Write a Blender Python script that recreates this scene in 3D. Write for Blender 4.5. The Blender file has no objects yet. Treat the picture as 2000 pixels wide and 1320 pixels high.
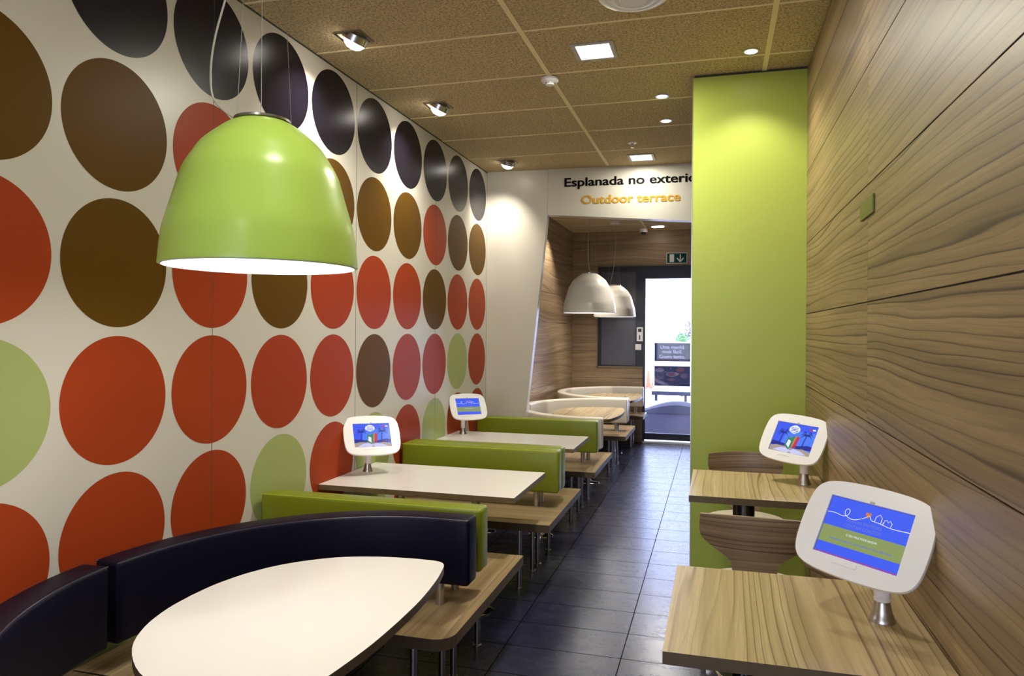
import bpy, bmesh, math, random
from mathutils import Vector, Matrix
random.seed(7)
S = bpy.context.scene
COL = S.collection
H = 1.575                     # camera height; all heights below are given relative to the eye and lifted by H

# ------------------------------------------------------------------ camera
F_PX = 1372.66
cam_d = bpy.data.cameras.new('camera')
cam = bpy.data.objects.new('camera', cam_d); COL.objects.link(cam)
cam_d.sensor_fit = 'HORIZONTAL'; cam_d.sensor_width = 36.0
cam_d.lens = F_PX / 2000.0 * 36.0
cam_d.shift_x = -27.83 / 2000.0
cam_d.shift_y = -14.02 / 2000.0
cam_d.clip_start = 0.05; cam_d.clip_end = 200
Rv = Vector((0.96528265, 0.26113627, 0.00610419)); Uv = Vector((-0.00603165, -0.00107926, 0.99998123)); Fv = Vector((-0.26113796, 0.96530134, -0.00053329))
cam.matrix_world = Matrix(((Rv.x, Uv.x, -Fv.x, 0), (Rv.y, Uv.y, -Fv.y, 0), (Rv.z, Uv.z, -Fv.z, H), (0, 0, 0, 1)))
S.camera = cam

# ------------------------------------------------------------------ world, sun, exposure
wd = bpy.data.worlds.new('world'); S.world = wd; wd.use_nodes = True
wd.node_tree.nodes['Background'].inputs['Color'].default_value = (0.58, 0.67, 1.0, 1)
wd.node_tree.nodes['Background'].inputs['Strength'].default_value = 11.0
sun_d = bpy.data.lights.new('sun', 'SUN'); sun_d.energy = 2.0; sun_d.angle = math.radians(2); sun_d.color = (1, .96, .9)
sun = bpy.data.objects.new('sun', sun_d); COL.objects.link(sun); sun.rotation_euler = (math.radians(-42), 0, math.radians(-35))
S.view_settings.view_transform = 'Standard'; S.view_settings.look = 'None'
S.view_settings.exposure = 0.0; S.view_settings.gamma = 1.0; S.view_settings.use_curve_mapping = False

# ------------------------------------------------------------------ key dimensions (eye-relative heights)
XL, XR = -2.09, 0.482
ZC = 1.485                    # ceiling
YB = 6.32                     # partition with the lettering
XW, YW, ZC2 = -2.02, 10.03, 1.423   # recess: wood wall, door wall, ceiling
ZT, ZS, ZR = -0.845, -1.145, -0.695  # left table top, bench top, right table top
TW = 0.028
PI = math.pi

# ------------------------------------------------------------------ material helpers
def mat(name, color, rough=0.5, metal=0.0, spec=0.5, coat=0.0, emit=None, estr=0.0, bump=0.0, bscale=200, vary=0.0, vscale=4.0):
    m = bpy.data.materials.new(name); m.use_nodes = True
    nt = m.node_tree; b = nt.nodes['Principled BSDF']
    b.inputs['Base Color'].default_value = (*color, 1); b.inputs['Roughness'].default_value = rough
    b.inputs['Metallic'].default_value = metal; b.inputs['Specular IOR Level'].default_value = spec
    b.inputs['Coat Weight'].default_value = coat
    if emit: b.inputs['Emission Color'].default_value = (*emit, 1); b.inputs['Emission Strength'].default_value = estr
    if bump or vary:
        tc = nt.nodes.new('ShaderNodeTexCoord'); n = nt.nodes.new('ShaderNodeTexNoise')
        nt.links.new(tc.outputs['Object'], n.inputs['Vector'])
        if bump:
            n.inputs['Scale'].default_value = bscale; n.inputs['Detail'].default_value = 4
            bp = nt.nodes.new('ShaderNodeBump'); bp.inputs['Strength'].default_value = bump; bp.inputs['Distance'].default_value = 0.002
            nt.links.new(n.outputs['Fac'], bp.inputs['Height']); nt.links.new(bp.outputs['Normal'], b.inputs['Normal'])
        if vary:
            n2 = nt.nodes.new('ShaderNodeTexNoise'); n2.inputs['Scale'].default_value = vscale
            nt.links.new(tc.outputs['Object'], n2.inputs['Vector'])
            mx = nt.nodes.new('ShaderNodeMix'); mx.data_type = 'RGBA'
            mx.inputs['A'].default_value = (*[c * (1 - vary) for c in color], 1); mx.inputs['B'].default_value = (*[min(1, c * (1 + vary)) for c in color], 1)
            nt.links.new(n2.outputs['Fac'], mx.inputs['Factor']); nt.links.new(mx.outputs['Result'], b.inputs['Base Color'])
    return m

class NT:
    """tiny helper for building node maths"""
    def __init__(s, m): s.m = m; s.nt = m.node_tree
    def n(s, t, **k):
        x = s.nt.nodes.new(t)
        for a, v in k.items(): setattr(x, a, v)
        return x
    def put(s, sock, v):
        if isinstance(v, (int, float)): sock.default_value = v
        elif isinstance(v, tuple): sock.default_value = v
        else: s.nt.links.new(v, sock)
    def math(s, op, a, b=0.0, c=0.0):
        x = s.n('ShaderNodeMath', operation=op)
        for i, v in enumerate((a, b, c)): s.put(x.inputs[i], v)
        return x.outputs[0]
    def comb(s, a, b, c):
        x = s.n('ShaderNodeCombineXYZ')
        for i, v in enumerate((a, b, c)): s.put(x.inputs[i], v)
        return x.outputs[0]
    def noise(s, vec, scale=1.0, detail=2.0, rough=.5, w=None):
        x = s.n('ShaderNodeTexNoise'); s.put(x.inputs['Vector'], vec)
        x.inputs['Scale'].default_value = scale; x.inputs['Detail'].default_value = detail; x.inputs['Roughness'].default_value = rough
        return x.outputs['Fac']
    def ramp(s, f, stops, interp='LINEAR'):
        x = s.n('ShaderNodeValToRGB'); s.put(x.inputs[0], f); cr = x.color_ramp; cr.interpolation = interp
        while len(cr.elements) < len(stops): cr.elements.new(.5)
        for e, (p, c) in zip(cr.elements, stops): e.position = p; e.color = (*c, 1) if len(c) == 3 else c
        return x.outputs[0]
    def mix(s, f, a, b, blend='MIX'):
        x = s.n('ShaderNodeMix', data_type='RGBA', blend_type=blend)
        s.put(x.inputs['Factor'], f); s.put(x.inputs['A'], a); s.put(x.inputs['B'], b)
        return x.outputs['Result']

def wood(name, along, across, third=None, light=(.50,.37,.20), mid=(.36,.25,.125), dark=(.13,.075,.035), freq=1.0, rough=.32, cells=None, contrast=1.0, wave=1.0, irr=9.0):
    """zebrano laminate: dark growth lines flowing along the grain"""
    m = bpy.data.materials.new(name); m.use_nodes = True; k = NT(m)
    b = m.node_tree.nodes['Principled BSDF']
    geo = k.n('ShaderNodeNewGeometry'); sp = k.n('ShaderNodeSeparateXYZ'); k.put(sp.inputs[0], geo.outputs['Position'])
    A = {'X': sp.outputs[0], 'Y': sp.outputs[1], 'Z': sp.outputs[2]}
    a, c = A[along], A[across]
    t = A[[q for q in 'XYZ' if q not in (along, across)][0]]
    t = k.math('MULTIPLY', t, .6)
    if cells:   # panel joints shift the veneer pattern
        (ax, o1, s1), (ay, o2, s2) = cells
        i = k.math('FLOOR', k.math('DIVIDE', k.math('SUBTRACT', A[ax], o1), s1))
        j = k.math('FLOOR', k.math('DIVIDE', k.math('SUBTRACT', A[ay], o2), s2))
        t = k.math('ADD', t, k.math('ADD', k.math('MULTIPLY', i, 3.71), k.math('MULTIPLY', j, 7.13)))
    warp = k.noise(k.comb(k.math('MULTIPLY', a, .55), k.math('MULTIPLY', c, 1.3), t), 1.0, 1.0)
    c2 = k.math('ADD', c, k.math('MULTIPLY', k.math('SUBTRACT', warp, .5), .26 * wave))
    warp2 = k.noise(k.comb(k.math('MULTIPLY', a, 2.2), k.math('MULTIPLY', c, 12.0), t), 1.0, 2.0)
    c2 = k.math('ADD', c2, k.math('MULTIPLY', k.math('SUBTRACT', warp2, .5), .016))
    # growth lines: fractional part of a slow noise-modulated ramp
    den = k.noise(k.comb(k.math('MULTIPLY', a, .25), k.math('MULTIPLY', c2, 5.0 * freq), k.math('ADD', t, 11.3)), 1.0, 2.0)
    ph = k.math('ADD', k.math('MULTIPLY', c2, 30.0 * freq), k.math('MULTIPLY', den, irr))
    fr = k.math('FRACT', ph)
    band = k.ramp(fr, [(0, (0, 0, 0)), (.05, (1, 1, 1)), (.11, (.85, .85, .85)), (.17, (.36, .36, .36)), (.34, (.08, .08, .08)), (.7, (0, 0, 0))])
    fr2 = k.math('FRACT', k.math('ADD', k.math('MULTIPLY', ph, 2.3), k.math('MULTIPLY', warp2, 1.2)))
    band2 = k.ramp(fr2, [(0, (0, 0, 0)), (.06, (.55, .55, .55)), (.2, (.12, .12, .12)), (1, (0, 0, 0))])
    amp = k.noise(k.comb(k.math('MULTIPLY', a, .5), k.math('MULTIPLY', c2, 9.0 * freq), k.math('ADD', t, 4.1)), 1.0, 2.0)
    amp = k.ramp(amp, [(.36, (.28, .28, .28)), (.56, (1, 1, 1))])
    tone = k.noise(k.comb(k.math('MULTIPLY', a, .6), k.math('MULTIPLY', c2, 16.0 * freq), t), 1.0, 4.0, .6)
    base = k.ramp(tone, [(.28, mid), (.60, light), (.8, tuple(min(1, v * 1.12) for v in light))])
    clu = k.noise(k.comb(k.math('MULTIPLY', a, .35), k.math('MULTIPLY', c2, 11.0 * freq), k.math('ADD', t, 8.7)), 1.0, 3.0, .6)
    base = k.mix(k.ramp(clu, [(.50, (0, 0, 0)), (.66, (.62, .62, .62))]), base, (*[(u + v)/2 for u, v in zip(mid, dark)], 1))
    fib = k.noise(k.comb(k.math('MULTIPLY', a, 6.0), k.math('MULTIPLY', c2, 260.0), k.math('MULTIPLY', t, 3)), 1.0, 3.0, .6)
    base = k.mix(k.ramp(fib, [(.3, (.55, .55, .55)), (.65, (0, 0, 0))]), base, (*mid, 1))
    f1 = k.math('MULTIPLY', k.math('MULTIPLY', band, amp), .85 * contrast)
    f2 = k.math('MULTIPLY', k.math('MULTIPLY', band2, amp), .55 * contrast)
    col = k.mix(f2, base, (*dark, 1)); col = k.mix(f1, col, (*dark, 1))
    k.put(b.inputs['Base Color'], col); b.inputs['Roughness'].default_value = rough
    bp = k.n('ShaderNodeBump'); bp.inputs['Strength'].default_value = .08; bp.inputs['Distance'].default_value = .001
    k.put(bp.inputs['Height'], fib); k.put(b.inputs['Normal'], bp.outputs[0])
    return m

# ------------------------------------------------------------------ materials
M = {}
M['wall'] = mat('cream laminate', (.65, .61, .53), .30, spec=.3, vary=.02, vscale=1.5)
M['dot_black'] = mat('black print', (.008, .006, .012), .26, spec=.3)
M['dot_brown'] = mat('brown print', (.120, .058, .006), .36, spec=.05)
M['dot_red'] = mat('red print', (.37, .050, .012), .36, spec=.08)
M['dot_green'] = mat('pale green print', (.37, .43, .15), .32, spec=.25)
M['gap'] = mat('joint shadow gap', (.05, .055, .035), .7)
M['green'] = mat('lime laminate', (.385, .465, .075), .38, vary=.02)
M['white_paint'] = mat('white lacquer', (.72, .69, .60), .35)
M['plastic'] = mat('white plastic', (.88, .87, .88), .28)
M['plastic_grey'] = mat('pale grey plastic', (.45, .43, .44), .4)
M['metal'] = mat('brushed steel', (.55, .54, .52), .28, 1.0)
M['steel_dark'] = mat('dark polished steel', (.10, .10, .12), .18, 1.0)
M['chrome'] = mat('chrome', (.8, .8, .82), .08, 1.0)
M['edge'] = mat('dark wood edge', (.115, .082, .045), .45, vary=.25, vscale=30)
M['edge_mid'] = mat('brown wood edge', (.19, .135, .065), .45, vary=.25, vscale=30)
M['table_white'] = mat('white laminate', (.86, .83, .79), .22)
M['vinyl_green'] = mat('lime vinyl', (.21, .255, .007), .38, bump=.15, bscale=350)
M['vinyl_dark'] = mat('midnight blue vinyl', (.004, .0035, .014), .45, spec=.17, bump=.12, bscale=350)
M['vinyl_cream'] = mat('cream vinyl', (.74, .67, .55), .36, bump=.1, bscale=350)
M['pip_green'] = mat('lime piping', (.38, .50, .05), .3)
M['pip_dark'] = mat('dark piping', (.05, .04, .065), .25)
M['pip_cream'] = mat('cream piping', (.72, .68, .62), .3)
M['lamp_green'] = mat('lime lacquer', (.50, .72, .12), .30, vary=.05, vscale=3)
M['lamp_white'] = mat('white lampshade lacquer', (.84, .80, .73), .26)
M['glow'] = mat('lamp glow', (1, 1, 1), .5, emit=(1, .97, .88), estr=5)
M['glow_dim'] = mat('pendant diffuser glow', (1, 1, 1), .5, emit=(1, .97, .92), estr=1.5)
M['added_pane'] = mat('added window pane glow', (.5, .55, .6), .1, emit=(.74, .82, 1), estr=1.5)  # glow for the added rear window
M['glow_spot'] = mat('spot glow', (1, 1, 1), .5, emit=(1, .94, .85), estr=14)
M['glow_square'] = mat('downlight glow', (1, 1, 1), .5, emit=(.95, 1, .86), estr=4)
M['cable'] = mat('clear cable', (.45, .43, .36), .3)
M['wire'] = mat('steel wire', (.35, .35, .34), .35, 1.0)
M['black'] = mat('black frame paint', (.008, .008, .020), .32)
M['frosted'] = mat('grey film glass', (.085, .085, .115), .25)
M['black_plastic'] = mat('black plastic', (.01, .01, .012), .35)
M['text_black'] = mat('black lettering', (.003, .003, .003), .6, spec=.1)
M['text_orange'] = mat('orange lettering', (.62, .33, .03), .6, spec=.1)
M['sign_green'] = mat('sign green', (.004, .065, .055), .5, spec=.1)
M['sign_white'] = mat('sign white', (.85, .85, .78), .4)
M['plate'] = mat('olive metal plate', (.15, .16, .04), .4, .3)
M['groove'] = mat('panel groove', (.035, .045, .035), .6)
WL = dict(light=(.375, .26, .128), mid=(.235, .152, .070), dark=(.055, .032, .016))
M['wood_wall'] = wood('zebrano wall panel', 'Y', 'Z', cells=(('Z', .1013 + H, .394), ('Y', 2.54, 3.2)), freq=1.05, rough=.42, wave=.4, irr=5.5, contrast=1.15, **WL)
M['wood_recess_x'] = wood('zebrano recess panel', 'Y', 'Z', cells=(('Z', .1 + H, .388), ('Y', 0, 30)), freq=1.6, rough=.25, light=(.40, .285, .17), mid=(.26, .175, .095), dark=(.10, .06, .035))
M['wood_recess_y'] = wood('zebrano end panel', 'X', 'Z', cells=(('Z', .1 + H, .388), ('X', -30, 60)), freq=1.6, rough=.4, light=(.42, .30, .17), mid=(.27, .18, .095), dark=(.10, .06, .035))
WT = dict(light=(.60, .46, .26), mid=(.43, .31, .16), dark=(.15, .10, .05), rough=.26)
M['wood_table'] = wood('zebrano table', 'Y', 'X', freq=1.15, wave=.4, **WT)
WB = dict(light=(.50, .37, .21), mid=(.33, .225, .12), dark=(.11, .068, .035), rough=.28)
M['wood_bench_y'] = wood('zebrano bench lengthwise', 'Y', 'X', freq=1.2, wave=.4, **WB)
M['wood_bench_x'] = wood('zebrano bench crosswise', 'X', 'Y', freq=1.3, wave=.3, **WB)
M['wood_chair'] = wood('zebrano chair ply', 'X', 'Z', freq=1.8, light=(.36, .25, .15), mid=(.20, .13, .075), dark=(.05, .03, .02), rough=.35)

def ceiling_mat():
    m = bpy.data.materials.new('mineral board'); m.use_nodes = True; k = NT(m); b = m.node_tree.nodes['Principled BSDF']
    g = k.n('ShaderNodeNewGeometry'); p = g.outputs['Position']
    f = k.noise(p, 85, 4, .75); f2 = k.noise(p, 3.0, 3, .6); f3 = k.noise(p, 320, 2, .6)
    c = k.ramp(f, [(.36, (.20, .15, .075)), (.5, (.58, .45, .24)), (.66, (.80, .64, .36))])
    c = k.mix(k.ramp(f3, [(.30, (.55, .55, .55)), (.42, (0, 0, 0))]), c, (.13, .10, .05, 1))
    c = k.mix(k.ramp(f2, [(.35, (.0, .0, .0)), (.7, (.30, .30, .30))]), c, (.42, .33, .19, 1))
    k.put(b.inputs['Base Color'], c); b.inputs['Roughness'].default_value = .9
    bp = k.n('ShaderNodeBump'); bp.inputs['Strength'].default_value = .6; bp.inputs['Distance'].default_value = .003
    k.put(bp.inputs['Height'], f); k.put(b.inputs['Normal'], bp.outputs[0])
    return m
M['ceiling'] = ceiling_mat()
M['grid'] = mat('ceiling grid bar', (.88, .76, .45), .6)

def floor_mat():
    m = bpy.data.materials.new('slate floor tiles'); m.use_nodes = True; k = NT(m); b = m.node_tree.nodes['Principled BSDF']
    g = k.n('ShaderNodeNewGeometry'); sp = k.n('ShaderNodeSeparateXYZ'); k.put(sp.inputs[0], g.outputs['Position'])
    x, y = sp.outputs[0], sp.outputs[1]
    tx, ty = .577, .2863
    u = k.math('DIVIDE', k.math('SUBTRACT', x, -.434), tx); v = k.math('DIVIDE', k.math('SUBTRACT', y, 4.528), ty)
    fu, fv = k.math('FRACT', u), k.math('FRACT', v)
    du = k.math('MULTIPLY', k.math('MINIMUM', fu, k.math('SUBTRACT', 1.0, fu)), tx)
    dv = k.math('MULTIPLY', k.math('MINIMUM', fv, k.math('SUBTRACT', 1.0, fv)), ty)
    d = k.math('MINIMUM', du, dv)
    joint = k.math('LESS_THAN', d, .0026)
    cid = k.comb(k.math('FLOOR', u), k.math('FLOOR', v), 0)
    wn = k.n('ShaderNodeTexWhiteNoise'); k.put(wn.inputs['Vector'], cid)
    slate = k.noise(k.comb(k.math('ADD', x, k.math('MULTIPLY', wn.outputs[0], 9)), k.math('MULTIPLY', y, 1.6), 0), 9, 6, .6)
    fine = k.noise(g.outputs['Position'], 60, 4, .65)
    c = k.ramp(slate, [(.3, (.016, .016, .042)), (.7, (.026, .026, .066))])
    c = k.mix(k.math('MULTIPLY', wn.outputs[0], .35), c, (.032, .030, .062, 1))
    c = k.mix(joint, c, (.004, .004, .006, 1))
    k.put(b.inputs['Base Color'], c)
    r = k.math('ADD', .22, k.math('MULTIPLY', slate, .10)); r = k.math('ADD', r, k.math('MULTIPLY', joint, .4))
    k.put(b.inputs['Roughness'], r); k.put(b.inputs['Specular IOR Level'], k.math('SUBTRACT', .6, k.math('MULTIPLY', joint, .58)))
    hgt = k.math('ADD', k.math('MULTIPLY', slate, 1.0), k.math('MULTIPLY', fine, .05))
    hgt = k.math('SUBTRACT', hgt, k.math('MULTIPLY', k.math('LESS_THAN', d, .004), 1.0))
    bp = k.n('ShaderNodeBump'); bp.inputs['Strength'].default_value = .10; bp.inputs['Distance'].default_value = .0025
    k.put(bp.inputs['Height'], hgt); k.put(b.inputs['Normal'], bp.outputs[0])
    return m
M['floor'] = floor_mat()

def glass_mat():
    m = bpy.data.materials.new('clear door glass'); m.use_nodes = True; k = NT(m); nt = m.node_tree
    nt.nodes.remove(nt.nodes['Principled BSDF']); out = nt.nodes['Material Output']
    tr = k.n('ShaderNodeBsdfTransparent'); tr.inputs[0].default_value = (.93, .94, .97, 1)
    gl = k.n('ShaderNodeBsdfGlossy'); gl.inputs['Roughness'].default_value = .02
    fr = k.n('ShaderNodeFresnel'); fr.inputs[0].default_value = 1.45
    mx = k.n('ShaderNodeMixShader'); nt.links.new(fr.outputs[0], mx.inputs[0]); nt.links.new(tr.outputs[0], mx.inputs[1]); nt.links.new(gl.outputs[0], mx.inputs[2])
    nt.links.new(mx.outputs[0], out.inputs[0])
    return m
M['glass'] = glass_mat()

# ------------------------------------------------------------------ geometry helpers
def obj(name, bm, mats, parent=None, smooth=False, loc=None, rotz=0.0):
    me = bpy.data.meshes.new(name); bm.normal_update(); bm.to_mesh(me); bm.free()
    for q in (mats if isinstance(mats, (list, tuple)) else [mats]): me.materials.append(q)
    if smooth:
        for p in me.polygons: p.use_smooth = True
        me.set_sharp_from_angle(angle=math.radians(38))
    o = bpy.data.objects.new(name, me); COL.objects.link(o)
    if parent: o.parent = parent
    if loc: o.location = loc
    o.rotation_euler.z = rotz
    return o
def thing(name, label, cat, loc=(0, 0, 0), rotz=0.0, group=None):
    o = bpy.data.objects.new(name, None); COL.objects.link(o); o.empty_display_size = .1
    o.location = loc; o.rotation_euler.z = rotz; o['label'] = label; o['category'] = cat
    if group: o['group'] = group
    return o
def tag(o, label, cat, group=None):
    o['label'] = label; o['category'] = cat
    if group: o['group'] = group
    return o
def struct(o): o['kind'] = 'structure'; return o
def dup(root, loc, rotz, label, group=None):
    r = root.copy(); COL.objects.link(r); r.location = loc; r.rotation_euler.z = rotz; r['label'] = label
    if group: r['group'] = group
    def kids(a, b):
        for ch in list(a.children):
            c = ch.copy(); COL.objects.link(c); c.parent = b
            c.matrix_parent_inverse = ch.matrix_parent_inverse.copy(); kids(ch, c)
    kids(root, r); return r

def box(bm, x0, x1, y0, y1, z0, z1, mi=0, bevel=0.0, seg=2):
    r = bmesh.ops.create_cube(bm, size=1.0, matrix=Matrix.Translation(((x0+x1)/2, (y0+y1)/2, (z0+z1)/2)) @ Matrix.Diagonal((x1-x0, y1-y0, z1-z0, 1)))
    vs = r['verts']; fs = {f for v in vs for f in v.link_faces}
    for f in fs: f.material_index = mi
    if bevel:
        es = list({e for v in vs for e in v.link_edges})
        rb = bmesh.ops.bevel(bm, geom=es, offset=bevel, segments=seg, affect='EDGES', profile=.5)
        for f in rb['faces']: f.material_index = mi
def B(x0, x1, y0, y1, z0, z1, bevel=0.0, seg=2):
    bm = bmesh.new(); box(bm, x0, x1, y0, y1, z0, z1, 0, bevel, seg); return bm
def prism(bm, pts, z0, z1, mi_top=0, mi_side=0, bev=0.0):
    """vertical prism over a counter-clockwise outline"""
    vb = [bm.verts.new((x, y, z0)) for x, y in pts]; vt = [bm.verts.new((x, y, z1)) for x, y in pts]
    n = len(pts); f = bm.faces.new(vt); f.material_index = mi_top
    g = bm.faces.new(vb[::-1]); g.material_index = mi_side
    for i in range(n):
        h = bm.faces.new((vb[i], vb[(i+1) % n], vt[(i+1) % n], vt[i])); h.material_index = mi_side
    if bev:
        es = [e for e in f.edges]
        rb = bmesh.ops.bevel(bm, geom=es, offset=bev, segments=2, affect='EDGES')
def ngon_plane(bm, pts3, mi=0):
    f = bm.faces.new([bm.verts.new(p) for p in pts3]); f.material_index = mi; return f
def lathe(bm, prof, cx=0, cy=0, seg=48, mi=0, close=False):
    """profile = [(r, z)...] revolved about the vertical through cx, cy"""
    rings = []
    for r, z in prof:
        if r < 1e-5: rings.append([bm.verts.new((cx, cy, z))])
        else: rings.append([bm.verts.new((cx + r*math.cos(2*PI*i/seg), cy + r*math.sin(2*PI*i/seg), z)) for i in range(seg)])
    for a, b in zip(rings[:-1], rings[1:]):
        for i in range(seg):
            j = (i+1) % seg
            if len(a) == 1 and len(b) == 1: continue
            if len(a) == 1: f = bm.faces.new((a[0], b[j], b[i]))
            elif len(b) == 1: f = bm.faces.new((a[i], a[j], b[0]))
            else: f = bm.faces.new((a[i], a[j], b[j], b[i]))
            f.material_index = mi
    bmesh.ops.recalc_face_normals(bm, faces=bm.faces[:])
def cyl(bm, cx, cy, z0, z1, r, seg=24, mi=0):
    lathe(bm, [(0, z0), (r, z0), (r, z1), (0, z1)], cx, cy, seg, mi)
def tube(bm, pts, r, seg=8, mi=0):
    pts = [Vector(p) for p in pts]; rings = []
    prev = None
    for i, p in enumerate(pts):
        d = (pts[min(i+1, len(pts)-1)] - pts[max(i-1, 0)]).normalized()
        if prev is None:
            a = d.cross(Vector((0, 0, 1)));
            if a.length < .01: a = d.cross(Vector((1, 0, 0)))
            a.normalize()
        else:
            a = (prev - d * prev.dot(d)).normalized()
        prev = a; c = d.cross(a)
        rings.append([bm.verts.new(p + (a*math.cos(2*PI*k/seg) + c*math.sin(2*PI*k/seg)) * r) for k in range(seg)])
    for A, Bq in zip(rings[:-1], rings[1:]):
        for k in range(seg):
            f = bm.faces.new((A[k], A[(k+1) % seg], Bq[(k+1) % seg], Bq[k])); f.material_index = mi
    for rg, fl in ((rings[0], True), (rings[-1], False)):
        f = bm.faces.new(rg[::-1] if fl else rg); f.material_index = mi
    bmesh.ops.recalc_face_normals(bm, faces=bm.faces[:])
def spline(pts, n=8):
    """Catmull-Rom through points"""
    P = [Vector(p) for p in pts]; P = [2*P[0]-P[1]] + P + [2*P[-1]-P[-2]]; out = []
    for i in range(1, len(P)-2):
        for k in range(n):
            t = k/n; a, b, c, d = P[i-1:i+3]
            out.append(.5*((2*b) + (c-a)*t + (2*a-5*b+4*c-d)*t*t + (3*b-a-3*c+d)*t**3))
    out.append(P[-2]); return out
def pad(bm, path, th, z0, z1, r=.018, mi=0):
    """upholstered pad: rounded-rectangle section swept along a plan path (list of (x,y)); rounded ends"""
    P = [Vector((x, y, 0)) for x, y in path]; n = len(P)
    def sect(w, h0, h1, rr, k=4):
        o = []
        for cx, cz, a0 in ((w-rr, h1-rr, 0), (-w+rr, h1-rr, 90), (-w+rr, h0+rr, 180), (w-rr, h0+rr, 270)):
            for q in range(k+1):
                a = math.radians(a0 + 90*q/k); o.append((cx + rr*math.cos(a), cz + rr*math.sin(a)))
        return o
    stations = []
    for i, p in enumerate(P):
        d = (P[min(i+1, n-1)] - P[max(i-1, 0)]).normalized()
        stations.append((p, d, 0.0))
    s0, s1 = stations[0], stations[-1]
    ends0 = [(s0[0] + s0[1]*(r - r*math.cos(a)), s0[1], r - r*math.sin(a)) for a in [0, PI/6, PI/3]]
    ends1 = [(s1[0] - s1[1]*(r - r*math.cos(a)), s1[1], r - r*math.sin(a)) for a in [PI/3, PI/6, 0]]
    mid = stations[1:-1]
    full = ends0 + [(s0[0] + s0[1]*r, s0[1], 0.0)] + mid + [(s1[0] - s1[1]*r, s1[1], 0.0)] + ends1
    rings = []
    for p, d, inset in full:
        nrm = Vector((d.y, -d.x, 0)); ins = min(inset, r*.98)
        sc = sect(th/2 - ins, z0 + ins, z1 - ins, max(.0015, r - ins*.9))
        rings.append([bm.verts.new((p.x + nrm.x*w, p.y + nrm.y*w, z)) for w, z in sc])
    m = len(rings[0])
    for A, Bq in zip(rings[:-1], rings[1:]):
        for k in range(m): bm.faces.new((A[k], A[(k+1) % m], Bq[(k+1) % m], Bq[k])).material_index = mi
    bm.faces.new(rings[0][::-1]); bm.faces.new(rings[-1])
    bmesh.ops.recalc_face_normals(bm, faces=bm.faces[:])
def text_bm(body, size, xw=None, bold=.0, extrude=.0015, align='LEFT', spacing=1.0):
    """flat lettering mesh in the XZ plane facing -Y; returned with its width"""
    c = bpy.data.curves.new('lettering', 'FONT'); c.body = body; c.size = size; c.offset = 0; c.extrude = extrude
    c.align_x = align; c.space_character = spacing; c.resolution_u = 4; c.space_line = .86
    o = bpy.data.objects.new('lettering', c); COL.objects.link(o)
    bpy.context.view_layer.update()
    dg = bpy.context.evaluated_depsgraph_get(); me = bpy.data.meshes.new_from_object(o.evaluated_get(dg))
    bpy.data.objects.remove(o); bm = bmesh.new(); bm.from_mesh(me); bpy.data.meshes.remove(me); bpy.data.curves.remove(c)
    xs = [v.co.x for v in bm.verts]; w = max(xs) - min(xs); x0 = min(xs)
    s = (xw / w) if xw else 1.0
    for v in bm.verts:
        x, y, z = v.co; v.co = ((x - x0) * s, -z, y)
    if bold > .0005:      # heavier strokes: the outline repeated slightly to either side
        me = bpy.data.meshes.new('q'); bm.to_mesh(me)
        for i, (dx, dz) in enumerate(((-1, 0), (1, 0), (-.6, .45), (.6, .45), (-.6, -.45), (.6, -.45))):
            n0 = len(bm.verts); bm.from_mesh(me); bm.verts.ensure_lookup_table()
            for v in bm.verts[n0:]: v.co += Vector((dx*bold, .00006*(i+1), dz*bold))
        bpy.data.meshes.remove(me)
    return bm, (xw or w)
def z_(v): return v + H

# ================================================================== ROOM SHELL
YREAR = -2.6
bm = bmesh.new(); box(bm, XL - .15, 3.2, YREAR - .15, YW + .12, -.12, 0); struct(obj('floor', bm, M['floor']))

# left wall with printed dots and fine panel joints
bm = bmesh.new(); box(bm, XL - .12, XL, YREAR, 6.45, 0, z_(ZC), 0)
P_, Y0, Z0, RD = .49422, 1.57159, z_(1.22237), .23144
rows = {0: 'KKKKKKKKKK', 1: 'BBRBBBBRBB', 2: 'RBRBRRRBRR', 3: 'GRRRRBRRGR', 4: 'RRRGRGRGRR', 5: 'RGRRRGRRGR'}
ci = {'K': 1, 'B': 2, 'R': 3, 'G': 4}
for r in range(6):
    for c in range(-8, 10):
        if 0 <= c: ch = rows[r][c]
        else: ch = random.choice('KKK' if r == 0 else 'BBR' if r < 3 else 'RRG')
        if c == 0 and r == 0: ch = 'K'
        cy, cz = Y0 + c*P_, Z0 - r*P_
        f = ngon_plane(bm, [(XL + .0006, cy + RD*math.cos(2*PI*i/96), cz + RD*math.sin(2*PI*i/96)) for i in range(96)], ci[ch])
for y in (2.562 - 1.24, 2.562, 3.803, 5.04, 6.28):
    box(bm, XL, XL + .0009, y - .0012, y + .0012, 0, z_(ZC), 5)
box(bm, XL, XL + .001, YREAR, YB, z_(ZC) - .010, z_(ZC), 5)
struct(obj('wall_left', bm, [M['wall'], M['dot_black'], M['dot_brown'], M['dot_red'], M['dot_green'], M['gap']]))

# right wall: laminate panels over a dark backing, real shadow gaps
bm = bmesh.new(); box(bm, XR + .006, XR + .14, YREAR, 4.72, 0, z_(ZC), 1)
zj = [0, z_(-.294) - .394*2, z_(-.294) - .394, z_(-.294), z_(.1013), z_(.4903), z_(.8869), z_(.8869) + .394, z_(ZC) - .012]
yj = [YREAR, 2.54, 4.70]
for a, b_ in zip(zj[:-1], zj[1:]):
    for i in range(len(yj) - 1):
        box(bm, XR, XR + .012, yj[i] + (.0004 if i else 0), yj[i+1] - .0004, a + .0022, b_ - .0022, 0)
struct(obj('wall_right', bm, [M['wood_wall'], M['groove']]))
struct(obj('wall_rear', B(XL - .15, 3.2, YREAR - .15, YREAR, 0, z_(ZC)), M['wall']))
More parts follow.
